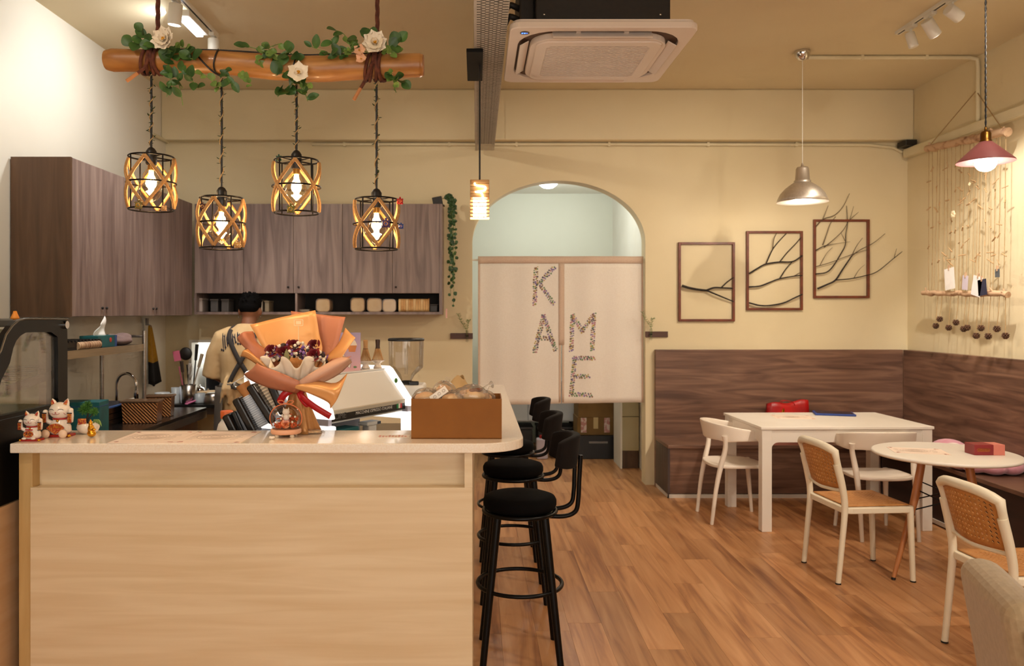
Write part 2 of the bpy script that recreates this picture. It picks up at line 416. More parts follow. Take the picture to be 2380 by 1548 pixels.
# ================================================================ wall cabinets
def cab(name, label, X, doors, end=None, knob_side=None, plane='x'):
    pass
kn = M('dark_knob', '1a1412', .5)
cz0, cz1, cxf = 1.543, 2.51, -2.457
ys = [4.837, 5.25, 5.66, 6.07, 6.48, 6.88]
def left_cab(y0, y1, doors, knobs, label, endp=False):
    t = T('wall_cabinet', label, 'cabinet', (-2.64, (y0+y1)/2, cz0), group='grey brown wall cabinets over the kitchen')
    MB().box(-2.82, cxf-.02, y0+.001, y1-.001, cz0, cz1).go('body', lamend, t, world=True)
    if endp: MB().box(-2.82, cxf-.0, y0-.018, y0+.0005, cz0-.002, cz1+.002).go('end_panel', lamend, t, world=True)
    for (d0, d1), ky in zip(doors, knobs):
        d = MB().box(cxf-.019, cxf, d0+.0015, d1-.0015, cz0+.002, cz1).go('door', lamwood, t, world=True, bevel=.0015)
        if ky: MB().lathe([(.006, 0), (.009, .004), (.009, .01), (.001, .012)], (cxf, ky, cz0+.055), 10, RY(PI/2)).go('knob', kn, d, world=True)
left_cab(ys[0], ys[2], [(ys[0], ys[1]), (ys[1], ys[2])], [ys[1]-.03, ys[1]+.03], 'grey brown wall cabinet on the left wall, nearest, with the dark end panel', True)
left_cab(ys[2], ys[4], [(ys[2], ys[3]), (ys[3], ys[4])], [ys[3]-.03, ys[3]+.03], 'grey brown two door wall cabinet in the middle of the left wall row')
left_cab(ys[4], ys[5], [(ys[4], ys[5])], [None], 'narrow grey brown wall cabinet in the corner of the left wall row')
yc = 6.9; dz0 = at(0, 682, yc).z
dx = [at(p, 0, yc).x for p in (452, 566, 682, 796, 912, 1021)]
def back_cab(x0, x1, doors, knobs, label):
    t = T('wall_cabinet', label, 'cabinet', ((x0+x1)/2, 7.06, dz0), group='grey brown wall cabinets over the kitchen')
    MB().box(x0+.001, x1-.001, yc+.02, 7.24, dz0, cz1).go('body', lamend, t, world=True)
    for (d0, d1), kx in zip(doors, knobs):
        d = MB().box(d0+.0015, d1-.0015, yc, yc+.019, dz0+.002, cz1).go('door', lamwood, t, world=True, bevel=.0015)
        if kx: MB().lathe([(.006, 0), (.009, .004), (.009, .01), (.001, .012)], (kx, yc, dz0+.055), 10, RX(PI/2)).go('knob', kn, d, world=True)
back_cab(dx[0], dx[1], [(dx[0], dx[1])], [None], 'single door wall cabinet on the back wall, in the kitchen corner')
back_cab(dx[1], dx[3], [(dx[1], dx[2]), (dx[2], dx[3])], [dx[2]-.045, dx[2]+.045], 'two door wall cabinet above the person on the back wall')
back_cab(dx[3], dx[5], [(dx[3], dx[4]), (dx[4], dx[5])], [None, dx[4]+.03], 'two door wall cabinet on the back wall beside the hanging ivy')
sz0 = at(0, 731, yc).z; xs0, xm, xs1 = dx[0], at(686, 0, yc).x, dx[5]
def shelf_unit(x0, x1, label, endp=False):
    t = T('open_shelf', label, 'shelf', ((x0+x1)/2, 7.05, sz0), group='open shelves under the wall cabinets')
    MB().box(x0, x1, yc, 7.24, sz0, sz0+.022).go('bottom_board', lamwood, t, world=True)
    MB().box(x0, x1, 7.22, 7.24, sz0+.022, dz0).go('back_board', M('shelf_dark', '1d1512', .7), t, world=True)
    MB().box(x0, x0+.018, yc, 7.22, sz0+.022, dz0).go('side_board', lamwood, t, world=True)
    if endp: MB().box(x1, x1+.026, yc, 7.24, sz0, cz1).go('end_panel', lamwood, t, world=True)
shelf_unit(xs0, xm, 'open shelf under the back wall cabinets, behind the person')
shelf_unit(xm, xs1, 'open shelf under the back wall cabinets, holding the loaves', True)
MB_pink = MB().box(-.268, -.258, yc-.004, yc+.06, sz0-.03, sz0+.05)
one('sticky_note', MB_pink, M('pink_note', 'e9b3a8', .8), 'small pink note stuck on the end of the open shelf', 'note', loc=(-.263, yc+.03, sz0))

# ================================================================ benches
bz = 1.232; bx0 = 1.616
t = T('bench', 'walnut brown bench with tall back along the back wall', 'bench', (2.5, 6.95, 0))
MB().box(bx0, 3.85, 7.19, 7.243, 0, bz).go('backrest', benchw, t, world=True, bevel=.002)
MB().box(bx0, 3.85, 6.727, 7.19, .418, .447).go('seat', benchw, t, world=True, bevel=.003)
MB().box(bx0+.004, 3.42, 6.745, 7.19, .035, .418).go('front_panel', benchw, t, world=True)
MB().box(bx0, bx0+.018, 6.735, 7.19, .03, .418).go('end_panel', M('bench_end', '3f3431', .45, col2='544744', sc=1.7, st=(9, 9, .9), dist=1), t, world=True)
MB().box(bx0, 3.42, 6.735, 6.745, 0, .03).box(bx0, bx0+.01, 6.735, 7.19, 0, .03).go('skirting', M('skirting_white', 'd8cfc2', .5), t, world=True)
t = T('bench', 'walnut brown bench with tall back along the right wall', 'bench', (3.65, 5, 0))
MB().box(3.85, 3.915, 2.2, 7.19, 0, bz).go('backrest', benchw, t, world=True, bevel=.002)
MB().box(3.40, 3.85, 2.2, 6.727, .418, .447).go('seat', benchw, t, world=True, bevel=.003)
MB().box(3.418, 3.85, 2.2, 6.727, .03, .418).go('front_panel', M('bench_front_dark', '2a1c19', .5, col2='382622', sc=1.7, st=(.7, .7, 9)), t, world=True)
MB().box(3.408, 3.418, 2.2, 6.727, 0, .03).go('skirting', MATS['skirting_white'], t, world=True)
# ================================================================ seating
def copytree(o, loc, rz, label, parent=None):
    def cp(a, par):
        c = a.copy(); COL.objects.link(c); c.parent = par
        for ch in list(a.children):
            cp(ch, c)
        return c
    r = cp(o, None); r.location = loc; r.rotation_euler = (0, 0, rz); r['label'] = label
    WM[r.name] = TR(Vector(loc)) @ RZ(rz)
    return r
# --- bar stools
velvet = M('black_velvet', '050404', .9, col2='080606', sc=8, spec=.12)
velbrown = M('dark_brown_velvet', '0f0a08', .85, col2='17100d', sc=8, spec=.15, sheen=.03)
t = T('bar_stool', 'black bar stool with round padded seat, nearest along the counter', 'stool', (.198, 3.66, 0), group='black bar stools along the counter')
prof = [(.0005, .668), (.14, .668), (.160, .676), (.168, .692), (.168, .712), (.160, .727), (.13, .737), (.06, .741), (.0005, .742)]
MB().lathe(prof, n=40).go('seat', velvet, t)
MB().tube(arc((0, 0), .165, 0, 2*PI, 39, d=.662)[:-1], .010, 8, closed=True).lathe([(.0005, .655), (.158, .655), (.158, .667), (.0005, .667)], n=24).go('seat_ring', black, t)
for sx in (-1, 1):
    for sy in (-1, 1):
        MB().cyl((sx*.105, sy*.105, .66), (sx*.172, sy*.165, 0), .019, .015, 14).go('leg', black, t)
MB().tube(arc((0, 0), .193, 0, 2*PI, 47, d=.33)[:-1], .0095, 8, closed=True).go('foot_ring', black, t)
for sy in (-1, 1):
    p = spline([(.09, sy*.07, .655), (.19, sy*.075, .652), (.245, sy*.08, .675), (.258, sy*.083, .73), (.262, sy*.085, .82), (.268, sy*.088, .93)], 5)
    MB().tube(p, .0105, 8).go('back_tube', black, t)
def backpad(off):
    def fn(u, v):
        a = lerp(-.95, .95, u); r = .215+off
        z = lerp(.868, 1.015, v); zz = z
        e = (1-abs(2*u-1)**4); h = (.5+.5*e) if True else 1
        zz = .9415+(z-.9415)*(.72+.28*e)
        return Vector((.035+r*cos(a)+(z-.94)*.12, r*sin(a)*.88, zz))
    return fn
m = MB()
for k, off in enumerate((.02, -.018)):
    m.grid(backpad(off), 18, 6)
def strip(m, f, g, n, e):
    for i in range(n):
        a, b = i/n, (i+1)/n
        m.add([f(*e(a)), f(*e(b)), g(*e(b)), g(*e(a))], [(0, 1, 2, 3)], True)
f0, f1 = backpad(.02), backpad(-.018)
for e, n in ((lambda s: (s, 0), 18), (lambda s: (s, 1), 18), (lambda s: (0, s), 6), (lambda s: (1, s), 6)): strip(m, f0, f1, n, e)
o = m.go('backrest_pad', velbrown, t, merge=True, bevel=.009, seg=3)
for k, (y, lab) in enumerate([(4.44, 'black bar stool with round padded seat, middle of the three along the counter'),
                              (5.17, 'black bar stool with round padded seat, farthest along the counter, nearest the curtain')]):
    copytree(t, (.203, y, 0), 0, lab)
# --- white dining table
tw = M('white_lacquer', 'efe7dc', .35, col2='ebe2d6', sc=3)
t = T('dining_table', 'white rectangular dining table pushed into the bench corner', 'table', (2.645, 6.10, 0), .02)
hw, hd = .625, .41
MB().box(-hw, hw, -hd, hd, .732, .752).go('tabletop', tw, t, bevel=.003)
for sx in (-1, 1):
    for sy in (-1, 1):
        x, y = sx*(hw-.045), sy*(hd-.045)
        MB().box(x-.036, x+.036, y-.036, y+.036, 0, .732).go('leg', tw, t, bevel=.004)
def apron(m, ax, off, L, th=.018):
    n = 6; r = .05; z0 = .64
    poly = [(-L, .732), (-L, z0-r)]+[(-L+r-r*cos(PI/2*i/n), z0-r+r*sin(PI/2*i/n)) for i in range(1, n+1)]
    poly += [(-a, b) for a, b in reversed(poly[2:])]+[(L, z0-r), (L, .732)]
    m.prism(poly, off-th/2, off+th/2, ax); return m
for sy in (-1, 1): apron(MB(), 'y', sy*(hd-.025), hw-.08).go('apron', tw, t)
for sx in (-1, 1): apron(MB(), 'x', sx*(hw-.025), hd-.08).go('apron', tw, t)
# --- white plastic armchairs
wp = M('cream_white_plastic', 'efe2d3', .42, col2='ebddcc', sc=3)
t = T('armchair', 'white plastic armchair at the left end of the white table, seen from its side', 'chair', (1.955, 6.09, 0), .0, group='white plastic armchairs at the white table')
def seatf(off):
    def fn(u, v):
        x, y = lerp(-1, 1, u), lerp(-1, 1, v)
        rr = max(abs(x), abs(y)); k = 1/max(1e-6, (abs(x)**3.2+abs(y)**3.2)**(1/3.2))*rr if rr > 0 else 1
        X, Y = x*k*.215, y*k*.21
        return Vector((X+.01, Y*(1-.06*x), .438+off-.014*math.exp(-((x*.9)**2+(y*1.1)**2)*2)-.012*max(0, x)**3))
    return fn
m = MB().grid(seatf(0), 14, 14).grid(seatf(-.024), 14, 14)
for e in (lambda s: (s, 0), lambda s: (s, 1), lambda s: (0, s), lambda s: (1, s)): strip(m, seatf(0), seatf(-.024), 14, e)
m.go('seat', wp, t, merge=True, bevel=.007, seg=3)
for sy in (-1, 1):
    MB().tube(spline([(-.215, sy*.195, 0), (-.185, sy*.197, .25), (-.15, sy*.2, .43), (-.125, sy*.207, .53), (-.12, sy*.218, .60), (-.128, sy*.222, .66)], 5),
              [.0135]*1+[lerp(.0135, .02, i/10) for i in range(10)]+[lerp(.02, .017, i/9) for i in range(10)]+[lerp(.017, .022, i/5) for i in range(5)], 12).go('rear_leg', wp, t)
    MB().cyl((.212, sy*.188, 0), (.165, sy*.16, .43), .012, .02, 12).go('front_leg', wp, t)
def bandf(off):
    def fn(u, v):
        s = 2*u-1; a = PI+s*1.95
        ax, ay = .215+off, .262+off
        x = -.01+ax*cos(a) if abs(s) < .805 else None
        if x is None:
            a2 = PI+(.805 if s > 0 else -.805)*1.95; e = (abs(s)-.805)/.195
            x = -.01+ax*cos(a2)+e*.13; y = (ay-.012*e)*sin(a2)
        else: y = ay*sin(a)
        b = cos(s*PI/2)
        z0 = lerp(.622, .618, b)-.008*max(0, 1-abs(abs(s)-.55)/.18); z1 = lerp(.69, .752, b**.75)
        return Vector((x-(v-.5)*.03*b, -y, lerp(z0, z1, v)))
    return fn
g0, g1 = bandf(.0), bandf(-.022)
m = MB().grid(g0, 44, 5).grid(g1, 44, 5)
for e, n in ((lambda s: (s, 0), 44), (lambda s: (s, 1), 44), (lambda s: (0, s), 5), (lambda s: (1, s), 5)): strip(m, g0, g1, n, e)
m.go('curved_back', wp, t, merge=True, bevel=.007, seg=3)
copytree(t, (2.83, 5.66, 0), PI/2, 'white plastic armchair on the near side of the white table, behind the rattan look chair')
# --- rattan look chairs
cf = M('cream_plastic_frame', 'efe4cd', .4, col2='ebdfc6', sc=3)
rat = M('tan_rattan_plastic', 'b87a3c', .5, col2='c68a4c', sc=30)
t = T('rattan_chair', 'white framed chair with tan perforated seat and back, beside the round table', 'chair', (2.31, 4.82, 0), .085, group='tan perforated chairs by the round table')
for sy in (-1, 1):
    MB().tube(spline([(-.24, sy*.2, 0), (-.215, sy*.2, .25), (-.2, sy*.2, .44), (-.215, sy*.2, .56), (-.245, sy*.195, .69)], 5),
              [.015]+[lerp(.015, .022, i/20) for i in range(20)], 12).go('rear_leg', cf, t)
    MB().cyl((.215, sy*.2, 0), (.2, sy*.195, .44), .015, .019, 12).go('front_leg', cf, t)
    for dxx in (-.24, .215): MB().cyl((dxx, sy*.2, .0), (dxx, sy*.2, .008), .0165, n=12).go('foot_cap', blackp, t)
m = MB().ring(rrect(-.21, .22, -.215, .215, .05), rrect(-.17, .185, -.18, .18, .04), .405, .44, 'z')
m.go('seat_frame', cf, t, bevel=.006)
def seatr(u, v):
    x, y = lerp(-.185, .2, u), lerp(-.19, .19, v)
    return Vector((x, y, .446-.012*sin(PI*u)*sin(PI*v)))
MB().holes(seatr, 18, 18, .72, lambda i, j: 1 < i < 16 and 1 < j < 16).go('seat_panel', rat, t, solid=.006)
def backf(off, grow=0):
    def fn(u, v):
        s = 2*u-1; w = .175+.012*v+grow
        y = s*w; b = 1-s*s
        top = .785-.035*abs(s)**3+grow
        bot = .535+.01*abs(s)-grow
        z = lerp(bot, top, v)
        x = -.205-.075*(z-.5)/.3-.035*b+.012+off
        return Vector((x, y, z))
    return fn
MB().holes(backf(0), 15, 11, .68, lambda i, j: 0 < i < 14 and 0 < j < 10).go('back_panel', rat, t, solid=.006)
bf = backf(0, .012); e = [bf(i/12, 1) for i in range(13)]; l = [bf(0, j/6) for j in range(6)]; r_ = [bf(1, 1-j/6) for j in range(1, 7)]
bt = [bf(1-i/12, 0) for i in range(1, 12)]
loop = l+e+r_+bt
rad = [.018]*6+[.023]*13+[.018]*6+[.009]*11
MB().tube(loop, rad, 10, closed=True).go('back_frame', cf, t)
copytree(t, (2.475, 3.60, 0), .05, 'white framed chair with tan perforated back, right behind the beige chair')
# --- round table
t = T('round_table', 'small round white table on splayed wooden legs', 'table', (2.80, 4.76, 0), math.radians(13))
MB().lathe([(.0005, .712), (.388, .712), (.398, .718), (.40, .724), (.397, .731), (.388, .734), (.0005, .734)], n=64).go('tabletop', tw, t)
beech = M('beech_wood', 'a8683a', .45, col2='c07f4c', sc=2, st=(10, 10, 1.2), dist=.6)
for k in range(4):
    a = k*PI/2; c, s = cos(a), sin(a)
    MB().tube([(.165*c, .165*s, .70), (.22*c, .22*s, .45), (.36*c, .36*s, .012)], [.019, .021, .012], 14).go('leg', beech, t)
    MB().cyl((.36*c, .36*s, .014), (.362*c, .362*s, 0), .0125, n=12).go('foot_cap', blackp, t)
    MB().tube(spline([(.02*c, .02*s, .706), (.13*c, .13*s, .706), (.17*c, .17*s, .69), (.185*c, .185*s, .64)], 4), .008, 8).go('bracket', black, t)
    a2 = (k+1)*PI/2
    MB().tube([(.20*c, .20*s, .52), (.235*cos(a2), .235*sin(a2), .40)], .004, 6).go('brace_rod', black, t)
    MB().tube([(.235*c, .235*s, .40), (.20*cos(a2), .20*sin(a2), .52)], .004, 6).go('brace_rod', black, t)
# --- beige upholstered chair
bg = M('beige_fabric', 'b29a78', .9, col2='a68e6c', sc=60, sheen=.3, bump=.2, bsc=500)
bg2 = M('shaded_beige_fabric', '8a7c66', .9, col2='80735e', sc=60, sheen=.3)  # beige fabric greyed, the panel's shade put into its colour
t = T('upholstered_chair', 'beige upholstered chair back cut by the bottom right corner', 'chair', (1.72, 2.02, 0), math.radians(-17))
# local: faces +x, back at x=-.27
def cush(x0, x1, y0, y1, z0, z1, lean, nm, mat_, bev):
    m = MB().box(x0, x1, y0, y1, z0, z1)
    for v in m.v: v.x += lean*(v.z-.45)
    return m.go(nm, mat_, t, bevel=bev, seg=5)
cush(-.33, -.21, -.21, .235, .40, .86, -.16, 'backrest', bg, .055)
cush(-.30, -.16, -.235, -.205, .42, .80, -.16, 'side_panel', bg2, .012)
cush(-.215, .25, -.225, .225, .40, .49, 0, 'seat_cushion', bg, .03)
MB().tube([(-.30, -.236, .44), (-.302, -.236, .62), (-.33, -.236, .79), (-.27, -.236, .803), (-.19, -.236, .79), (-.16, -.236, .44)], .004, 6).go('piping', bg2, t)
for sx in (-1, 1):
    for sy in (-1, 1): MB().cyl((sx*.2, sy*.18, .41), (sx*.24, sy*.21, 0), .02, .012, 12).go('leg', beech, t)
# --- things on bench and tables
t = T('paper_bag', 'red festive paper bag with gold print lying on the bench behind the table', 'bag', (2.76, 7.08, .447), .05)
def bagf(d):
    def fn(u, v):
        x = lerp(-.19, .19, u); z = lerp(0, .31, v)+.012*sin(u*9)*v+(.03*u)*v
        return Vector((x*(1-.04*v), d*(1-.75*v)+.01*sin(u*7+v*3), z))
    return fn
m = MB().grid(bagf(-.07), 10, 8).grid(bagf(.07), 10, 8)
for e, n in ((lambda s: (0, s), 8), (lambda s: (1, s), 8), (lambda s: (s, 1), 10), (lambda s: (s, 0), 10)): strip(m, bagf(-.07), bagf(.07), n, e)
m.go('body', M('red_glossy_paper', 'c01818', .35, col2='9c1012', sc=5, lo=.4, hi=.6), t, merge=True)
for k, (x, z, l_) in enumerate(((-.07, .24, .07), (-.04, .25, .08), (-.055, .225, .03), (.03, .215, .03), (.06, .22, .05), (.09, .215, .03), (.12, .225, .05))):
    MB().tube([(x, -.034-(.29-z)*.14, z-l_*.5), (x+.012*(-1)**k, -.036-(.27-z)*.14, z+l_*.3)], .007, 6).go('gold_print', gold, t)
for y in (-.02, .02): MB().tube(spline([(-.07, y, .30), (-.05, y-.02, .34), (.03, y-.02, .33), (.06, y, .30)], 4), .003, 6).go('handle', MATS['red_glossy_paper'], t)
t = T('tablet_case', 'blue tablet in a case lying on the white dining table', 'tablet', (2.86, 6.38, .752), -.28)
MB().box(-.15, .15, -.1, .1, 0, .016).go('case', M('blue_case', '1f3f8f', .5, col2='1a3680', sc=9), t, bevel=.005)
MB().box(-.135, .135, -.085, .085, .016, .018).go('screen', M('dark_screen', '15203a', .12), t)
ink = M('brown_ink', 'a08a78', .8); pinkink = M('pink_ink', 'd9a094', .8)
def menu(name, label, loc, rz, w, h, group, title=True):
    t = T(name, label, 'menu', loc, rz, group)
    MB().box(-w/2, w/2, -h/2, h/2, 0, .0014).go('sheet', M('menu_paper', 'f1dccb', .6, col2='eed7c4', sc=9), t)
    m = MB()
    for j in range(5):
        m.tube([(-w*.05+w*(.08+.05*j)*cos(a), h*.02+h*(.05+.045*j)*sin(a), .0016) for a in [2*PI*i/20 for i in range(20)]], .0005, 4, closed=True)
    for j in range(6):
        for x0 in (-w*.42, w*.24): m.box(x0, x0+w*R.uniform(.06, .15), h*(.2-.08*j), h*(.206-.08*j), .0014, .0017)
    tag(m.go('print', ink, t), kind='stuff')
    m = MB()
    for (x, y) in ((-w*.44, h*.42), (w*.43, -h*.42), (-w*.42, -h*.4), (w*.4, h*.42)):
        for q in range(5): m.lathe([(w*.022, .0014), (w*.022, .0018)], (x+R.uniform(-.03, .03)*w, y+R.uniform(-.03, .03)*w, 0), 8)
    tag(m.go('corner_decoration', pinkink, t), kind='stuff')
    if title: text('menu', ink, t, TR(0, h*.40, .0012), width=w*.42, name='title')
    return t
menu('menu_sheet', 'white menu sheet lying on the white dining table', (2.47, 6.22, .752), -.15, .30, .21, 'menu sheets on the tables', False)
menu('menu_sheet', 'white menu sheet with pink corners lying on the round table', (2.66, 4.80, .734), -.25, .30, .21, 'menu sheets on the tables', False)
t = T('gift_box', 'dark red and pink carton on the round table', 'box', (3.0, 4.70, .734), -.03)
MB().box(-.088, .022, -.045, .055, 0, .062).go('body', M('wine_carton', '8e2a2c', .45, col2='842326', sc=8), t, bevel=.002)
MB().box(.022, .088, -.045, .055, 0, .062).go('end_sleeve', M('salmon_carton', 'd88272', .5, col2='d27a6a', sc=8), t, bevel=.002)
m = MB().ring(rrect(-.072, .002, .022, .040, .008), rrect(-.070, 0, .024, .038, .006), -.0455, -.045, 'y'); m.go('label_outline', gold, t)
m = MB()
for k in range(9): m.box(-.064+.0068*k, -.0598+.0068*k, -.0457, -.045, .028, .034)
tag(m.go('gold_lettering', gold, t), kind='stuff')
pinkpl = M('pink_plush', 'd89aa6', .9, col2='cf8b99', sc=20, sheen=.4)
t = T('plush_cushion', 'pink plush scalloped cushion on the right bench behind the round table', 'cushion', (3.62, 5.65, .447), .2)
m = MB().ell((0, 0, .05), (.2, .2, .05), 24, 10)
for k in range(9): m.ell((.17*cos(k*2*PI/9), .17*sin(k*2*PI/9), .05), (.085, .085, .048), 14, 8)
m.go('body', pinkpl, t, remesh=.012)
MB().ell((0, 0, .098), (.06, .06, .02), 14, 8).go('center_patch', M('cream_plush', 'ecd9d0', .9, col2='e2cbc2', sc=20), t)
t = T('plush_cushion', 'pink and white rolled cushion beside the white table end', 'cushion', (3.63, 6.12, .447), .1)
MB().ell((0, 0, .075), (.12, .14, .075), 20, 10).go('body', pinkpl, t)
MB().ell((-.04, -.10, .08), (.08, .06, .06), 16, 8).go('side_patch', MATS['cream_plush'], t)
# ================================================================ curtain in the arch
linen = M('cream_linen', 'f3eade', .9, col2='efe5d8', sc=90, bump=.2, bsc=700, sub=0)
linenp = M('pinkish_linen', 'd9bfa9', .9, col2='d3b7a0', sc=90)
cy = 7.30; cx0, cx1 = .012, 1.528
def curt(x, z):
    fold = .010*sin(x*9+1.2)+.007*sin(x*23)+.012*(1.9-z)*sin(x*5.5+2)
    return Vector((x, cy+fold, z))
ctop, cbl, cbr, cmid = 2.08, .722, .745, at(1305, 0, cy).x
t = T('doorway_curtain', 'cream split curtain with flower lettering hanging in the arch', 'curtain', ((cx0+cx1)/2, cy, ctop))
for nm, xa, xb in (('left_panel', cx0, cmid-.004), ('right_panel', cmid+.004, cx1)):
    MB().grid(lambda u, v: curt(lerp(xa, xb, u), lerp(lerp(cbl, cbr, (lerp(xa, xb, u)-cx0)/(cx1-cx0)), ctop-.05, v)), 28, 24).go(nm, linen, t, world=True, solid=.0015)
MB().grid(lambda u, v: curt(lerp(cx0, cx1, u), lerp(ctop-.062, ctop+.004, v))+Vector((0, -.003, 0)), 44, 2).go('header_band', linenp, t, world=True, solid=.003)
MB().grid(lambda u, v: curt(lerp(cmid-.026, cmid+.026, u), lerp(1.27, ctop-.06, v))+Vector((0, -.004, 0)), 2, 10).go('seam_band', linenp, t, world=True, solid=.0015)
for xa in (cmid-.024, cmid+.005, cx0, cx1-.018):
    MB().grid(lambda u, v: curt(xa+.018*u, lerp(.745, ctop-.06, v))+Vector((0, -.003, 0)), 2, 14).go('edge_hem', linenp, t, world=True, solid=.0015)
MB().cyl((AX0, cy+.034, ctop-.028), (AX1, cy+.034, ctop-.028), .009, n=10).go('rod', whitep, t, world=True)
fcols = [M('print_'+n, c, .9) for n, c in (('violet', '8d78a8'), ('green', '6b8a60'), ('pink', 'bd7f8b'), ('brown', '8f6a50'), ('ochre', 'c2a85c'), ('dark', '625e6a'))]
letters = {'letter_k': [[(1246, 622), (1242, 708)], [(1288, 622), (1250, 662)], [(1256, 662), (1287, 706)]],
           'letter_a': [[(1264, 732), (1242, 818)], [(1264, 734), (1291, 814)], [(1252, 786), (1283, 786)]],
           'letter_m': [[(1331, 732), (1328, 815)], [(1331, 734), (1353, 770)], [(1353, 770), (1377, 734)], [(1380, 730), (1376, 814)]],
           'letter_e': [[(1336, 832), (1328, 918)], [(1336, 833), (1380, 832)], [(1334, 876), (1368, 874)], [(1328, 918), (1374, 918)]]}
for nm, strokes in letters.items():
    m = MB()
    for (a, b) in strokes:
        L = math.hypot(b[0]-a[0], b[1]-a[1]); n = int(L/5.2)
        for k in range(n+1):
            for side in (-1, 0, 1):
                q = (k+.3*side)/max(1, n); px = lerp(a[0], b[0], q); py = lerp(a[1], b[1], q)
                nx, ny = -(b[1]-a[1])/L, (b[0]-a[0])/L
                px += nx*side*3.4+R.uniform(-1, 1); py += ny*side*3.4+R.uniform(-1, 1)
                w = at(px, py, cy); c = curt(w.x, w.z)+Vector((0, -.0025, 0))
                r = R.uniform(.0075, .0125); ph = R.uniform(0, 6); pts = []
                kk = R.choice((4, 5, 5, 6))
                for j in range(kk*2): rr = r*(1 if j % 2 == 0 else .55); pts.append(c+Vector((rr*cos(ph+PI*j/kk), 0, rr*sin(ph+PI*j/kk))))
                m.mat(R.randrange(6)).add(pts, [tuple(range(kk*2))])
    tag(m.go(nm, fcols, t, world=True, solid=.0006), 'letter made of small printed flowers', kind='stuff')
# ================================================================ store room behind
t = T('ceiling_globe_lamp', 'round white glowing lamp on the store room ceiling seen through the arch', 'lamp', (.745, 8.3, 3.0))
MB().lathe([(.13, 0), (.13, -.02), (.10, -.03)], (.745, 8.3, 3.0), 32).go('base_plate', whitep, t, world=True)
MB().lathe([(.0005, -.14), (.05, -.132), (.09, -.105), (.112, -.065), (.11, -.03)], (.745, 8.3, 3.0), 32).go('glass_globe', M('lamp_glow_cool', 'f2f8ff', .4, emit=5), t, world=True)
light('POINT', 'store_bulb', (.745, 8.3, 2.78), 26, (.95, 1, .93), parent=t, shadow_soft_size=.1)
gw = M('grey_white_laminate', 'c9cdd2', .5, col2='c2c7cc', sc=3)
t = T('sideboard', 'pale grey sideboard on legs in the store room under the curtain hem', 'sideboard', (.65, 9.1, 0))
MB().box(.02, 1.14, 8.95, 9.38, .345, .80).go('body', gw, t, world=True)
for a, b in ((.03, .57), (.58, 1.13)): MB().box(a, b, 8.935, 8.95, .355, .79).go('drawer', gw, t, world=True, bevel=.003)
for x in (.06, 1.1):
    for y in (9.0, 9.33): MB().box(x-.02, x+.02, y-.02, y+.02, 0, .345).go('leg', black, t, world=True)
def carton(loc, w, d, h, rz, label, mat_=None, tapes=()):
    t = T('cardboard_box', label, 'box', loc, rz, 'boxes in the store room')
    MB().box(-w/2, w/2, -d/2, d/2, 0, h).go('body', mat_ or card2, t, bevel=.004)
    MB().box(-.025, .025, -d/2-.001, d/2, h-.12, h+.001).go('tape', M('tan_tape', 'c9b27c', .4), t)
    for x, c in tapes: MB().box(x-.03, x+.03, -d/2-.002, -d/2, h*.15, h*.98).go('label_strip', M('red_white_label', 'c98f86', .6, col2='e6d4cc', sc=30, lo=.45, hi=.55), t)
    return t
card2 = M('dull_cardboard', '8a6a3c', .8, col2='7e5f34', sc=6)
t = T('storage_crate', 'black low storage crate on the store room floor below the cartons', 'crate', (1.30, 8.72, 0))
m = MB().ring(rrect(-.24, .24, -.2, .2, .03), rrect(-.225, .225, -.185, .185, .02), .0, .24, 'z').box(-.23, .23, -.19, .19, 0, .01)
m.go('body', blackp, t, bevel=.004)
MB().ring(rrect(-.25, .25, -.21, .21, .03), rrect(-.22, .22, -.18, .18, .02), .225, .25, 'z').go('rim', blackp, t)
MB().box(-.10, .10, -.212, -.205, .17, .19).go('handle_slot', M('grey_plastic', '8a8480', .5), t)
carton((1.28, 8.74, .25), .40, .36, .19, .0, 'brown carton with red labels standing on the black crate', None, [(-.13, 0), (.12, 0)])
carton((1.30, 8.74, .44), .42, .36, .30, .02, 'plain brown carton on top of the stack under the curtain')
for k_, (x_, l_) in enumerate(((.42, 'dark grey box added to fill the dark space under the left half of the sideboard'), (.90, 'dark grey box added to fill the dark space under the right half of the sideboard'))):
    q_ = T('dark_filler_box', l_, 'bin', (x_, 9.17, 0), group='added dark boxes under the sideboard')  # boxes added to fill the dark area below the sideboard
    MB().box(-.21, .21, -.18, .18, 0, .25).go('body', M('dark_filler', '2c2a2c', .5, col2='252325', sc=6), q_, bevel=.01)
    MB().box(-.22, .22, -.19, .19, .25, .275).go('lid', M('dark_filler_lid', '4a4648', .5), q_, bevel=.006)
t = T('laundry_bottle', 'pale plastic canister with red cap on the store room floor', 'canister', (.70, 8.55, 0))
MB().box(-.06, .06, -.05, .05, 0, .22).go('body', M('pale_lilac_plastic', 'cfc4d2', .5, col2='c6bbc9', sc=9), t, bevel=.015)
MB().cyl((0, 0, .22), (0, 0, .25), .028).go('cap', red, t)
t = T('plastic_bag', 'crumpled white plastic bag on the sideboard floor beside the canister', 'bag', (.90, 8.62, 0))
m = MB().ell((0, 0, .09), (.14, .1, .09), 14, 9)
for v in m.v: v += Vector((R.uniform(-.015, .015), R.uniform(-.015, .015), R.uniform(-.01, .015) if v.z > .03 else 0))
m.tube(spline([(.05, 0, .14), (.10, -.02, .24), (.16, 0, .27)], 4), [.05]*4+[.03]*4+[.01], 8)
m.go('body', M('white_film', 'c9d4d4', .5, col2='b9c6c8', sc=9), t)
t = T('tall_panel_unit', 'pale beige panelled unit on the right of the store room doorway', 'cabinet', (1.545, 8.2, 0))
m_b = M('beige_panel', 'bcb18c', .6, col2='b3a882', sc=4)
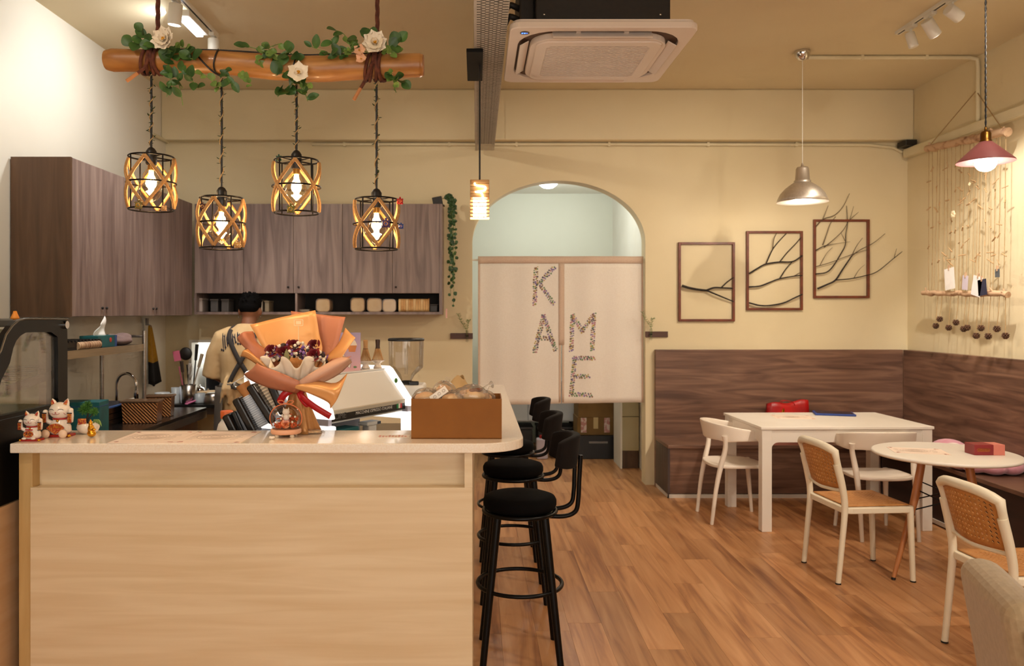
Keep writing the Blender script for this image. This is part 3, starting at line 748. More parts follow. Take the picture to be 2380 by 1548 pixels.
MB().box(1.46, 1.63, 8.0, 8.4, .18, .52).go('lower_panel', m_b, t, world=True, bevel=.003)
MB().box(1.46, 1.63, 8.0, 8.4, .525, 1.0).go('upper_panel', m_b, t, world=True, bevel=.003)
MB().box(1.47, 1.63, 8.02, 8.4, 0, .18).go('plinth', lamend, t, world=True)
MB().box(1.445, 1.46, 7.99, 8.4, 0, 1.0).go('edge_panel', whitep, t, world=True)

# ================================================================ wall vases
def wallvase(x0, x1, py, lab, seed):
    p = at((x0+x1)/2, py, 7.235); w = (x1-x0)*7.235/F
    t = T('wall_vase', lab, 'vase', (p.x, 7.247, p.z), group='wall vases beside the arch')
    q = M('dark_walnut', '4a2e22', .5, col2='5b3a2c', sc=3, st=(1, 1, 12))
    MB().box(-w/2, w/2, -.02, 0, -.026, .026).go('backboard', q, t, bevel=.002)
    vx = (w*.24 if seed == 1 else -w*.28)
    MB().lathe([(.0005, -.055), (.011, -.05), (.012, .05), (.0115, .05)], (vx, -.034, 0), 14).go('glass_tube', clear, t)
    MB().tube(arc((vx, -.034), .0135, 0, 2*PI, 15, d=0)[:-1], .004, 6, closed=True).go('tube_ring', black, t)
    rr = random.Random(seed); m = MB(); lf = MB()
    for k in range(2):
        pts = spline([(vx, -.034, -.04), (vx+rr.uniform(-.008, .008), -.036, .05), (vx+(k-.5)*.06-.02, -.05, .13), (vx+(k-.5)*.10-.03, -.05, .20-.06*k)], 5)
        m.tube(pts, .0016, 5)
        for p_ in pts[6:]:
            for s in (-1, 1):
                d = Vector((s*rr.uniform(.5, 1), rr.uniform(-.6, .3), rr.uniform(.1, .9))).normalized()
                X = look(p_, d); lf.lathe([(.0005, 0), (.006, .009), (.0045, .018), (.0005, .024)], p_, 5, X.to_3x3().to_4x4(), sy=.35)
    m.go('stem', green2, t); tag(lf.go('leaves', green2 if seed == 1 else M('sage_leaf', '8f9a6a', .6), t), kind='stuff')
wallvase(1047, 1099, 781, 'small walnut wall vase with a green sprig left of the arch', 1)
wallvase(1500, 1552, 777, 'small walnut wall vase with a dry sprig right of the arch', 2)

# ================================================================ framed branches
rw = M('red_brown_wood', '5e2a16', .4, col2='7a3a1f', sc=4, st=(3, 3, 3))
bark = M('dark_bark', '1f1813', .8, col2='332820', sc=30)
barkt = M('thin_twig', '5b4a38', .8)
fr = [((1577, 1708, 563, 747), 'lowest and leftmost wooden frame holding one dark forked branch',
       [([(1585, 664), (1600, 669), (1622, 673), (1642, 675)], 3.2, 2.6), ([(1642, 675), (1658, 669), (1676, 669), (1704, 670)], 2.3, 1.6),
        ([(1676, 669), (1690, 655), (1705, 645)], 1.6, 1.2), ([(1642, 675), (1670, 687), (1705, 701)], 2.0, 1.4)]),
      ((1735, 1866, 537, 721), 'middle wooden frame crossed by several curving branches',
       [([(1741, 636), (1760, 624), (1780, 614), (1812, 609), (1842, 608), (1864, 594)], 2.0, 1.6), ([(1780, 614), (1795, 580), (1814, 557), (1830, 541)], 1.5, 1.1),
        ([(1796, 579), (1798, 556), (1806, 541)], 1.0, .8), ([(1812, 609), (1828, 588), (1850, 566), (1864, 550)], 1.3, 1.0),
        ([(1741, 667), (1765, 665), (1790, 656), (1812, 648), (1845, 642), (1864, 640)], 2.0, 1.2), ([(1812, 648), (1826, 625), (1842, 608)], 1.4, 1.1),
        ([(1741, 704), (1765, 710), (1790, 710), (1822, 704), (1845, 693), (1864, 684)], 2.0, 1.4), ([(1845, 642), (1864, 631)], 1, .8)]),
      ((1891, 2021, 510, 693), 'highest and rightmost wooden frame with twigs growing out beyond it',
       [([(1900, 671), (1920, 662), (1942, 651), (1960, 625), (1980, 594)], 2.2, 1.4), ([(1942, 651), (1975, 648), (2010, 641), (2040, 631), (2075, 602), (2096, 585)], 1.4, .6),
        ([(2078, 600), (2083, 578)], .7, .4), ([(1896, 637), (1920, 633), (1937, 618), (1955, 590), (1964, 570), (1965, 545), (1970, 520), (1968, 478)], 1.6, .6),
        ([(1980, 594), (2000, 580), (2030, 565), (2058, 543)], 1.1, .5), ([(1980, 594), (1990, 572), (2005, 553)], .9, .4),
        ([(1896, 582), (1915, 572), (1940, 567)], 1.3, .6), ([(1912, 570), (1920, 545), (1930, 520), (1943, 503)], 1.1, .5),
        ([(1915, 575), (1938, 556), (1960, 535), (1975, 512), (1995, 493)], 1.0, .4), ([(1975, 512), (1983, 480)], .7, .4),
        ([(1896, 527), (1912, 510), (1940, 500), (1960, 480), (1974, 450)], 1.2, .5), ([(1912, 510), (1924, 478)], .8, .4),
        ([(1896, 620), (1930, 610), (1965, 597), (2000, 585), (2020, 580)], 1.0, .4), ([(1905, 618), (1920, 590), (1935, 575)], .8, .4),
        ([(1940, 567), (1975, 562)], .6, .3), ([(1985, 646), (1995, 628), (2010, 615)], .8, .3), ([(1964, 560), (1953, 540)], .7, .3)])]
for (x0, x1, y0, y1), lab, brs in fr:
    a, b = at(x0, y1, 7.225), at(x1, y0, 7.225); t = T('branch_frame', lab, 'picture frame', ((a.x+b.x)/2, 7.24, a.z), group='framed branches on the back wall')
    w = .021
    for nm, bx in (('frame_bar', (a.x, a.x+w, a.z, b.z)), ('frame_bar', (b.x-w, b.x, a.z, b.z)), ('frame_bar', (a.x+w, b.x-w, a.z, a.z+w)), ('frame_bar', (a.x+w, b.x-w, b.z-w, b.z))):
        MB().box(bx[0], bx[1], 7.218, 7.244, bx[2], bx[3]).go(nm, rw, t, world=True, bevel=.002)
    for pts, r0, r1 in brs:
        p = spline([at(x, y, 7.215)+Vector((0, -.008*sin(i*1.7), 0)) for i, (x, y) in enumerate(pts)], 5); n = len(p)
        MB().tube(p, [lerp(r0, r1, i/(n-1))*.0041 for i in range(n)], 6).go('branch', bark if r0 > 1.25 else barkt, t, world=True)

# ================================================================ hanging on the right wall
birch = M('birch_bark', 'c9a684', .7, col2='8a5c3e', sc=18, lo=.5, hi=.72)
twine = M('jute_twine', 'a98a5e', .9)
t = T('wall_hanging', 'hanging of two birch sticks joined by many twine strings with wood chips', 'wall hanging', (3.9, 6.25, 1.7))
A, B = Vector((3.80, 6.72, 2.95)), Vector((3.80, 5.70, 2.865)); A2, B2 = Vector((3.80, 6.78, 1.735)), Vector((3.80, 5.70, 1.70))
def stick(a, b, r, nm, n=18):
    rr = random.Random(3); pts = [a.lerp(b, i/n)+Vector((rr.uniform(-.004, .004), 0, rr.uniform(-.006, .006))) for i in range(n+1)]
    m = MB().tube(pts, [r*rr.uniform(.9, 1.15) for _ in pts], 10)
    for k in range(10):
        p = a.lerp(b, rr.random()); m.tube([p, p+Vector((rr.uniform(-.04, .0), rr.uniform(-.02, .02), rr.uniform(.01, .05)))], [r*.45, r*.3], 6)
    return m.go(nm, birch, t, world=True)
stick(A, B, .030, 'top_stick'); stick(A2, B2, .021, 'bottom_stick')
nail = Vector((3.90, 6.22, 3.30))
MB().tube([A+Vector((0, -.04, .02)), nail, B+Vector((0, .05, .02))], .004, 6).go('hanging_cord', twine, t, world=True)
chip = MB()
rr = random.Random(11)
for k in range(19):
    q = (k+.5)/19; p0, p1 = A.lerp(B, q), A2.lerp(B2, lerp(.04, .97, q))
    p0 = p0+Vector((rr.uniform(-.01, .015), 0, 0)); p1 = p1+Vector((rr.uniform(-.01, .015), 0, 0))
    MB().tube([p0, p0.lerp(p1, .5)+Vector((.004, rr.uniform(-.004, .004), 0)), p1], .0022, 5).go('string', twine, t, world=True)
    for j in range(rr.randint(3, 5)):
        c = p0.lerp(p1, rr.uniform(.1, .8)); d = Vector((rr.uniform(-.3, .3), rr.uniform(-1, 1), rr.uniform(-.7, .7))).normalized()*rr.uniform(.016, .032)
        chip.tube([c-d, c+d], rr.uniform(.003, .006), 5)
tag(chip.go('wood_chips', M('wood_chip', 'b9956a', .8), t, world=True), kind='stuff')
cone_b = M('pinecone_brown', '4a3020', .8, col2='6d4a33', sc=40)
def pinecone(p, s):
    m = MB().ell(p, (s*.6, s*.6, s*.7), 8, 6)
    for j in range(5):
        for k in range(7):
            a = k*2*PI/7+j*.45; ph = lerp(-1.1, .9, j/4); d = Vector((cos(a)*cos(ph), sin(a)*cos(ph), sin(ph)))
            m.tube([p+d*s*.45, p+d*s*1.0+Vector((0, 0, s*.1))], [s*.26, s*.14], 5)
    return m
cones = [(2175, 758), (2184, 742), (2205, 762), (2222, 750), (2240, 765), (2248, 762), (2269, 781), (2280, 763), (2297, 782), (2317, 765), (2337, 781)]
for k, (px, py) in enumerate(cones):
    p = atX(px, py, 3.78); q = (6.78-p.y)/1.08; top = A2.lerp(B2, min(.98, max(.02, q)))
    pc = pinecone(p, .026).go('pinecone', cone_b, t, world=True)
    MB().tube([top, top.lerp(p, .6)+Vector((0, .004*(-1)**k, 0)), p+Vector((0, 0, .02))], .0025, 5).go('cone_string', twine, pc, world=True)
ivory = M('ivory_petal', 'efdcb8', .7, col2='e6cf9f', sc=20)
for (px, py, s) in ((2217, 498, .028), (2254, 428, .014)):
    c = atX(px, py, 3.78); m = MB()
    for k in range(6):
        a = k*PI/3; d = Vector((-.4, cos(a), sin(a))); m.ell(c+d*s*.6, (s*.25, s*.5, s*.5), 8, 6)
    m.go('paper_flower', ivory, t, world=True)
cards = [((2207, 648), .13, .17, -.1, 'f2ece6'), ((2243, 657), .07, .11, .1, 'cfc3d0'), ((2270, 665), .11, .15, .25, 'ece8e6'), ((2283, 668), .10, .12, -.1, '2a2c44'), ((2318, 635), .05, .06, .0, '55585c')]
for k, ((px, py), w, h, a, c) in enumerate(cards):
    p = atX(px, py, 3.77); X = TR(p) @ RX(a)
    MB().box(-.001, .001, -w/2, w/2, -h/2, h/2, X).go('card', M('card_%d' % k, c, .7), t, world=True)
    MB().box(-.006, .006, -.005, .005, h/2-.015, h/2+.025, X).go('clothes_peg', birch, t, world=True)
# ================================================================ ceiling: air conditioner, tray, tracks, pendants
acw = M('ac_plastic', 'e6d6c8', .4, col2='e2d1c2', sc=3)
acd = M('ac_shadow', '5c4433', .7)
ax0, ax1, ay0, ay1, az = .165, 1.095, 3.904, 4.845, 2.955
acc, acy = (ax0+ax1)/2, (ay0+ay1)/2; hw = (ax1-ax0)/2
t = T('ceiling_air_conditioner', 'white cassette air conditioner with black body hanging from the ceiling', 'air conditioner', (acc, acy, az))
n = 6
o_ = rrect(-hw, hw, -hw, hw, .05, n); i_ = rrect(-.415, .415, -.415, .415, .2, n)
MB().ring(o_, i_, .012, .045, 'z').go('panel_frame', acw, t, bevel=.005)
MB().ring([(x*.97, y*.97) for x, y in o_], [(x*.93, y*.93) for x, y in o_], .045, .06, 'z').go('panel_flange', acw, t)
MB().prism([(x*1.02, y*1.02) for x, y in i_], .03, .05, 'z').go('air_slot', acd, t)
MB().ring(rrect(-.325, .325, -.325, .325, .07, n), rrect(-.265, .265, -.265, .265, .04, n), -.014, .012, 'z').go('intake_frame', acw, t, bevel=.006)
MB().ring(rrect(-.352, .352, -.352, .352, .14, n), rrect(-.318, .318, -.318, .318, .07, n), -.004, .03, 'z').go('inner_rim', acw, t, bevel=.004)
MB().box(-.266, .266, -.266, .266, .004, .008).go('filter', M('ac_filter', '8a6a52', .8), t)
g = MB(); N = 24
for k in range(N+1):
    y = lerp(-.265, .265, k/N); g.box(-.265, .265, y-.0050, y+.0050, -.012, -.002)
for k in range(N):
    for j in range(14):
        x = -.252+.0372*j+(.0186 if k % 2 else 0); y = lerp(-.265, .265, (k+.5)/N)
        if x < .262: g.box(x-.004, x+.004, y-.007, y+.007, -.010, -.003)
tag(g.go('grille', acw, t), kind='stuff')
for k in range(4):
    X = RZ(k*PI/2); ti = RX(.5 if k else .9)
    MB().box(-.25, .25, -.026, .026, -.003, .003, X @ TR(0, -.383, .008) @ ti).go('vane', acw, t, bevel=.002)
    for s in (-1, 1): MB().box(s*.12-.012, s*.12+.012, -.012, .012, -.006, .02, X @ TR(0, -.38, .02)).go('vane_arm', acw, t)
MB().lathe([(.024, 0), (.024, .004)], (-hw+.075, -hw+.07, .0095), 20, sy=.9).go('display', M('black_gloss', '05070c', .1), t)
m = MB()
for (x, y, w, h) in ((-.012, .004, .008, .0015), (-.012, -.005, .008, .0015), (-.012, 0, .0015, .009), (0, .004, .008, .0015), (0, 0, .008, .0015), (0, -.005, .008, .0015), (.011, 0, .006, .0015)):
    m.box(x-w/2, x+w/2, y-h/2, y+h/2, -.001, .0005)
m.go('display_digits', M('blue_led', '3d6bff', .4, emit=5), t, mtx=TR(-hw+.075, -hw+.07, .009))
acb = M('ac_body_black', '15100c', .6, col2='1f1812', sc=40)
bx = hw*.75
MB().box(-bx+.02, bx, -bx, bx, .06, ceilz-az-.09).go('body', acb, t, bevel=.004)
MB().box(-bx-.06, -bx+.02, -bx+.1, bx-.1, .08, .40).go('pipe_box', acb, t, bevel=.01)
for z in (.14, .2, .27): MB().tube(spline([(-bx-.05, -.2, z), (-bx-.11, -.24, z+.01), (-bx-.13, -.1, z+.02)], 4), .016, 8).go('pipe', acb, t)
for sx in (-1, 1):
    for sy in (-1, 1):
        MB().cyl((sx*(bx+.03), sy*(bx-.08), .3), (sx*(bx+.03), sy*(bx-.08), ceilz-az), .005, n=8).box(sx*bx-.0, sx*(bx+.05), sy*(bx-.08)-.02, sy*(bx-.08)+.02, .28, .285).go('hanger', steel, t)
tag(MB().lathe([(.006, 0), (.005, .002), (.001, .003)], (-bx+.06, -bx, .12), 8, RX(PI/2)).lathe([(.006, 0), (.005, .002), (.001, .003)], (-bx+.06, -bx, .27), 8, RX(PI/2))
    .lathe([(.006, 0), (.005, .002), (.001, .003)], (bx-.05, -bx, .12), 8, RX(PI/2)).lathe([(.006, 0), (.005, .002), (.001, .003)], (bx-.05, -bx, .27), 8, RX(PI/2)).go('screws', chrome, t), kind='stuff')
# --- perforated cable tray
tz = 3.02; tx0, tx1 = -.012, .153
trm = M('galvanised_white', 'bdb4a8', .5, .2, col2='b3aa9e', sc=12)
t = T('cable_tray', 'white perforated metal cable tray running to the back wall', 'cable tray', (.07, 5.0, tz))
m = MB(); pitch = .0165; y = 2.4; k = 0
xs_ = [tx0+.012, tx1-.012]
while y < 7.12:
    m.add([(tx0, y, tz), (tx1, y, tz), (tx1, y+.0085, tz), (tx0, y+.0085, tz)], [(0, 1, 2, 3)])
    ya, yb = y+.0085, y+pitch; x = tx0; gp, sl = .014, .026
    x2 = tx0+(.012 if k % 2 else .030)
    m.add([(x, ya, tz), (x2, ya, tz), (x2, yb, tz), (x, yb, tz)], [(0, 1, 2, 3)])
    x = x2+sl
    while x < tx1-.012:
        x2 = min(x+gp, tx1); x2 = tx1 if x2+sl > tx1-.006 else x2
        m.add([(x, ya, tz), (x2, ya, tz), (x2, yb, tz), (x, yb, tz)], [(0, 1, 2, 3)]); x = x2+sl
        if x2 == tx1: break
    y += pitch; k += 1
m.go('bottom_plate', trm, t, world=True)
MB().box(tx0-.002, tx0, 2.4, 7.12, tz, tz+.06).go('side_plate', trm, t, world=True); MB().box(tx1, tx1+.002, 2.4, 7.12, tz, tz+.06).go('side_plate', trm, t, world=True)
for y in (3.3, 4.6, 5.9, 7.0):
    for x in (tx0, tx1): MB().cyl((x, y, tz+.03), (x, y, ceilz), .005, n=8).go('hanger_rod', steel, t, world=True)
MB().box(tx0, tx1, 2.4, 7.12, tz+.055, tz+.06).go('slot_shade_plate', M('slot_shade_dark', '2a2622', .7), t, world=True)  # dark sheet added above the slots so they look shaded
# --- wooden block pendant on a black track stub
PY = 4.6; px_ = at(1115, 0, PY).x
t = T('block_pendant_lamp', 'wooden block pendant lamp with glowing tube hanging before the arch', 'lamp', (px_, PY, 2.1))
MB().box(-.012-.045, .035, 4.37, 4.92, tz-.022, tz-.001).go('track_box', M('track_black', '060505', .6, spec=.2), t, world=True, bevel=.003)
MB().tube([(px_, PY, tz-.02), (px_, PY, 2.33)], .005, 8).go('cord', blackp, t, world=True)
zt, zb, hb = at(0, 425, PY).z, at(0, 507, PY).z, .055
lw = M('lamp_maple', 'c89a62', .5, col2='b88750', sc=6, st=(1, 1, 12))
glow = M('lamp_glow_warm', 'fff1dc', .4, emit=14)
for k in range(11):
    z = lerp(zb, zt, k/10)
    if k > 5: MB().box(px_-hb, px_+hb, PY-hb, PY+hb, z-.0095, z+.0095).go('wood_slat', lw, t, world=True, bevel=.002)
    else:
        MB().ring([(px_-hb, PY-hb), (px_+hb, PY-hb), (px_+hb, PY+hb), (px_-hb, PY+hb)], [(px_-hb*.72, PY-hb*.72), (px_+hb*.72, PY-hb*.72), (px_+hb*.72, PY+hb*.72), (px_-hb*.72, PY+hb*.72)], z-.002, z+.002, 'z').go('wood_slat', lw, t, world=True)
MB().box(px_-hb*.68, px_+hb*.68, PY-hb*.68, PY+hb*.68, zb, lerp(zb, zt, .5)).go('light_core', glow, t, world=True)
zz = lambda f: lerp(zb, zt, f)
MB().tube(spline([(px_-.03, PY-hb-.004, zz(.95)), (px_-.02, PY-hb-.006, zz(.88)), (px_+.03, PY-hb-.006, zz(.84)), (px_+.025, PY-hb-.006, zz(.74)), (px_-.025, PY-hb-.006, zz(.70)), (px_+.01, PY-hb-.006, zz(.66)), (px_+.02, PY-hb-.006, zz(.5))], 5), .004, 8).go('glow_tube', glow, t, world=True)
light('POINT', 'block_bulb', (px_, PY-.03, zb-.06), 9, NEUT, parent=t, shadow_soft_size=.04)
# --- silver pendant
sx, sy, sz = at(1865, 0, 6.1).x, 6.1, at(0, 470, 6.1).z
t = T('silver_pendant_lamp', 'brushed aluminium dome pendant lamp over the white table', 'lamp', (sx, sy, sz))
alu = M('brushed_aluminium', 'd9d1c6', .42, .85, col2='cdc4b8', sc=3, st=(30, 30, 1))
MB().lathe([(.187, 0), (.180, .025), (.160, .065), (.125, .105), (.085, .135), (.062, .15)], n=48).go('shade', alu, t, solid=.002)
MB().lathe([(.060, .148), (.062, .165), (.054, .168), (.048, .255), (.04, .268), (.012, .275), (.006, .30)], n=32).go('cap', alu, t)
MB().lathe([(.0005, .02), (.05, .026), (.075, .05), (.05, .075), (.03, .1)], n=24).go('bulb', M('bulb_glow', 'fff3e0', .4, emit=12), t)
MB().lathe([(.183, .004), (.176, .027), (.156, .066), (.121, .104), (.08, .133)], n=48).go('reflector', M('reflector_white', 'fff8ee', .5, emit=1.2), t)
MB().cyl((0, 0, .295), (0, 0, ceilz-sz-.02), .0022, n=6).go('cord', whitep, t)
MB().lathe([(.0005, -.075), (.03, -.068), (.05, -.045), (.058, -.015), (.058, -.002)], (0, 0, ceilz-sz), 28).go('ceiling_cup', chrome, t)
light('POINT', 'silver_bulb', (sx, sy, sz-.03), 24, NEUT, parent=t, shadow_soft_size=.06)
# --- pink pendant
kx, ky, kz = at(2291, 0, 4.62).x, 4.62, at(0, 377, 4.62).z
t = T('pink_pendant_lamp', 'dusty pink cone pendant lamp with brass neck over the round table', 'lamp', (kx, ky, kz))
MB().lathe([(.150, 0), (.146, .008), (.042, .108), (.03, .118)], n=48).go('shade', M('dusty_rose', '9a5a5c', .5, col2='915254', sc=8), t, solid=.002)
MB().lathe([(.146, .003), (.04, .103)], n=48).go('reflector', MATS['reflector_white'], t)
MB().lathe([(.032, .112), (.032, .125), (.028, .128), (.028, .165), (.022, .178), (.008, .182), (.006, .205)], n=24).go('neck', M('antique_brass', '7a5526', .35, 1), t)
MB().ell((0, 0, .0), (.058, .058, .055), 24, 14).go('bulb', MATS['bulb_glow'], t)
p = []
for k in range(2):
    q = [(.0028*cos(i*.5+k*PI), .0028*sin(i*.5+k*PI), lerp(.2, ceilz-kz, i/160)) for i in range(161)]
    MB().tube(q, .0034, 6).go('cord', blackp, t)
light('POINT', 'pink_bulb', (kx, ky, kz-.09), 16, NEUT, parent=t, shadow_soft_size=.055)
# --- track lights
def spot_head(t, pos, d, adapter=True, lit=True, r=.032, ln=.105, power=0, tgt=None, col=NEUT, size=1.1):
    d = Vector(d).normalized(); pos = Vector(pos)
    MB().box(pos.x-.018, pos.x+.018, pos.y-.05, pos.y+.05, ceilz-.045, ceilz-.022).go('adapter', whitep, t, world=True, bevel=.003)
    c = pos+Vector((0, 0, -.11))
    MB().tube([(pos.x, pos.y, ceilz-.045), (pos.x, pos.y, c.z+.01)], .007, 8).go('stem', whitep, t, world=True)
    a, b = c-d*ln*.4, c+d*ln*.6
    h = MB().tube([a, a+d*.004, b-d*.002, b], [r*.9, r, r, r*.97], 28).go('spot_head', whitep, t, world=True)
    MB().cyl(b-d*.001, b+d*.0015, r*.86, n=24).go('lens', M('spot_lens_glow', 'fffaf0', .4, emit=10) if lit else whitep, h, world=True)
    if power: light('SPOT', 'spot_bulb', b+d*.02, power, col, tgt if tgt is not None else b+d, parent=t, spot_size=size, spot_blend=.7, shadow_soft_size=.03)
t = T('track_light', 'white ceiling track with spot lamps near the right wall', 'track light', (3.0, 5.2, ceilz))
MB().box(2.982, 3.018, 3.6, 5.68, ceilz-.022, ceilz).go('rail', whitep, t, world=True)
MB().box(2.994, 3.006, 3.6, 5.67, ceilz-.0225, ceilz-.0215).go('rail_slot', blackp, t, world=True)
spot_head(t, (3.0, 5.50, ceilz), (.25, -.1, -1), lit=False, power=40, tgt=(2.7, 5.9, 0), size=1.3)
spot_head(t, (3.0, 5.27, ceilz), (.75, .25, -.9), power=55, tgt=(3.2, 6.2, .6), r=.040, ln=.12, size=1.2)
spot_head(t, (3.0, 5.02, ceilz), (.95, .3, -.45), power=170, tgt=(3.92, 5.95, 1.9), col=(1, .95, .88), r=.038, size=.85)
spot_head(t, (3.0, 4.1, ceilz), (-.5, .8, -.7), power=80, tgt=(1.1, 7.3, 1.3), size=1.3)  # head added out of frame to brighten the curtain and back wall
spot_head(t, (3.0, 3.75, ceilz), (-.1, .8, -.7), power=50, tgt=(2.7, 7.2, 1.6), size=1.3)  # also added out of frame, for the back wall over the bench
t = T('track_light', 'white ceiling track with spot lamps and a bar lamp over the kitchen', 'track light', (-1.87, 5.2, ceilz))
MB().box(-1.888, -1.852, 3.6, 5.72, ceilz-.022, ceilz).go('rail', whitep, t, world=True)
MB().box(-1.876, -1.864, 3.6, 5.70, ceilz-.0225, ceilz-.0215).go('rail_slot', blackp, t, world=True)
spot_head(t, (-1.90, 5.02, ceilz), (-.12, .1, -1), lit=True, power=60, tgt=(-2.2, 5.5, .9), r=.042, ln=.13, col=(1, .93, .84), size=1.3)
spot_head(t, (-1.87, 5.66, ceilz), (0, .0, -1), lit=False, power=60, tgt=(-1.6, 6.3, 1.0), r=.04, ln=.13, col=(1, .93, .84), size=1.3)
spot_head(t, (-1.87, 4.2, ceilz), (.35, .8, -.7), power=70, tgt=(.2, 7.3, 1.3), size=1.25)  # unseen head added to even the light on the back wall
spot_head(t, (-1.87, 3.8, ceilz), (-.3, .4, -.9), power=50, tgt=(-2.6, 5.4, 1.9), col=(1, .95, .9), size=1.5)  # further unseen head, lights the left wall cabinets
a, b_ = Vector((-1.90, 5.18, ceilz-.065)), Vector((-1.90, 5.56, ceilz-.065))
MB().box(-1.92, -1.87, a.y, b_.y, ceilz-.07, ceilz-.03).go('bar_lamp', whitep, t, world=True, bevel=.004)
MB().box(-1.945, -1.90, a.y+.03, b_.y-.03, ceilz-.088, ceilz-.068).go('bar_diffuser', M('bar_glow', 'f6fbff', .4, emit=12), t, world=True)
light('AREA', 'bar_light', (-1.96, 5.37, ceilz-.10), 13, (.92, .96, 1), (-2.8, 5.0, 2.3), parent=t, shape='RECTANGLE', size=.04, size_y=.34)
# ================================================================ log with rope lamps
LY = 2.98
logw = M('peeled_log', '8f5a28', .4, col2='c08a4c', col3='a8723a', sc=2.2, st=(1.2, 8, 8), detail=7, dist=1.5, lo=.3, hi=.7, bump=.1, bsc=20, coat=.15)
rope = M('brown_rope', '4a2214', .85, col2='69351f', sc=60)
hemp = M('hemp_rope', 'b98a54', .85, col2='a57743', sc=90, bump=.3, bsc=300)
lc = [(247, 140, 22), (262, 140, 26), (330, 141, 26), (420, 143, 26), (500, 145, 27), (580, 151, 28), (640, 156, 29), (700, 160, 30), (750, 160, 30), (820, 156, 29), (900, 154, 28), (960, 152, 27), (976, 152, 27), (983, 152, 25)]
pts = [at(x, y, LY) for x, y, r in lc]; rs = [r*LY/F for _, _, r in lc]
def logc(px):
    for (a, b) in zip(lc, lc[1:]):
        if a[0] <= px <= b[0]:
            q = (px-a[0])/(b[0]-a[0]); return at(px, lerp(a[1], b[1], q), LY), lerp(a[2], b[2], q)*LY/F
t = T('hanging_log', 'thick peeled log hung on brown ropes above the bar', 'log', pts[6])
k = []; kr = []
for i in range(len(pts)-1):
    for j in range(4):
        k.append(pts[i].lerp(pts[i+1], j/4)); kr.append(lerp(rs[i], rs[i+1], j/4)*(1+.02*sin(i*2.3+j)))
MB().tube(k+[pts[-1]], kr+[rs[-1]], 24).go('trunk', logw, t, world=True)
MB().cyl(pts[-1]-Vector((.001, 0, 0)), pts[-1]+Vector((.003, 0, 0)), rs[-1]*.93, n=24).go('cut_end', M('log_end', 'b98350', .6, col2='8a5a30', sc=30), t, world=True)
def ropel(p0, p1, r, nm, par, mat_=rope, tw=60):
    p0, p1 = Vector(p0), Vector(p1); n = max(6, int((p1-p0).length/.012)); u, w = frame_of(p1-p0)
    for s in range(3):
        MB().tube([p0.lerp(p1, i/n)+(u*cos(i*.55+s*2.094)+w*sin(i*.55+s*2.094))*r*.5 for i in range(n+1)], r*.58, 6).go(nm, mat_, par, world=True)
for px, tails in ((358, [(340, 150, 320, 170)]), (874, [(862, 150, 838, 205)])):
    c, r = logc(px); topx = at(367 if px < 500 else 877, 60, LY)
    ropel((topx.x, LY, ceilz), (topx.x, LY, c.z+r), .0085, 'hang_rope', t)
    for q in range(6):
        off = (q-2.5)*.011; n = 24
        loop = [c+Vector((off+.012*sin(a+q), -(r+.007)*cos(a), (r+.007)*sin(a))) for a in [2*PI*i/n for i in range(n)]]
        MB().tube(loop, .0065, 6, closed=True).go('rope_wrap', rope, t, world=True)
    x0, y0, x1, y1 = tails[0]; e0, e1 = at(x0, y0, LY-r-.012), at(x1, y1, LY-r-.02)
    mid = (e0+e1)/2+Vector((.006, 0, 0)); e2 = e1+(e1-mid).normalized()*.05
    MB().tube(spline([c+Vector((0, -r-.006, 0)), e0, mid, e1], 4), .0065, 7).go('rope_tail', rope, t, world=True)
    MB().tube([e1, e2], .0065, 7).go('rope_tail_tip', M('tan_tape_wrap', 'b97a48', .7), t, world=True)
for px in (340, 508, 690, 880):
    c, r = logc(px)
    MB().tube([c+Vector((.006*sin(2*a), -(r+.003)*cos(a), (r+.003)*sin(a))) for a in [2*PI*i/20 for i in range(20)]], .0032, 6, closed=True).go('cable_loop', blackp, t, world=True)
MB().tube(spline([logc(px)[0]+Vector((0, .004, logc(px)[1]+.005)) for px in (340, 430, 520, 620, 700, 800, 880)], 4), .003, 6).go('power_cable', blackp, t, world=True)
c, r = logc(455); MB().tube(spline([c+Vector((0, -r*.3, r)), c+Vector((.03, -r-.003, 0)), c+Vector((.07, -r*.6, -r)), c+Vector((.1, 0, -r-.012))], 5), .0032, 6).go('power_cable', blackp, t, world=True)
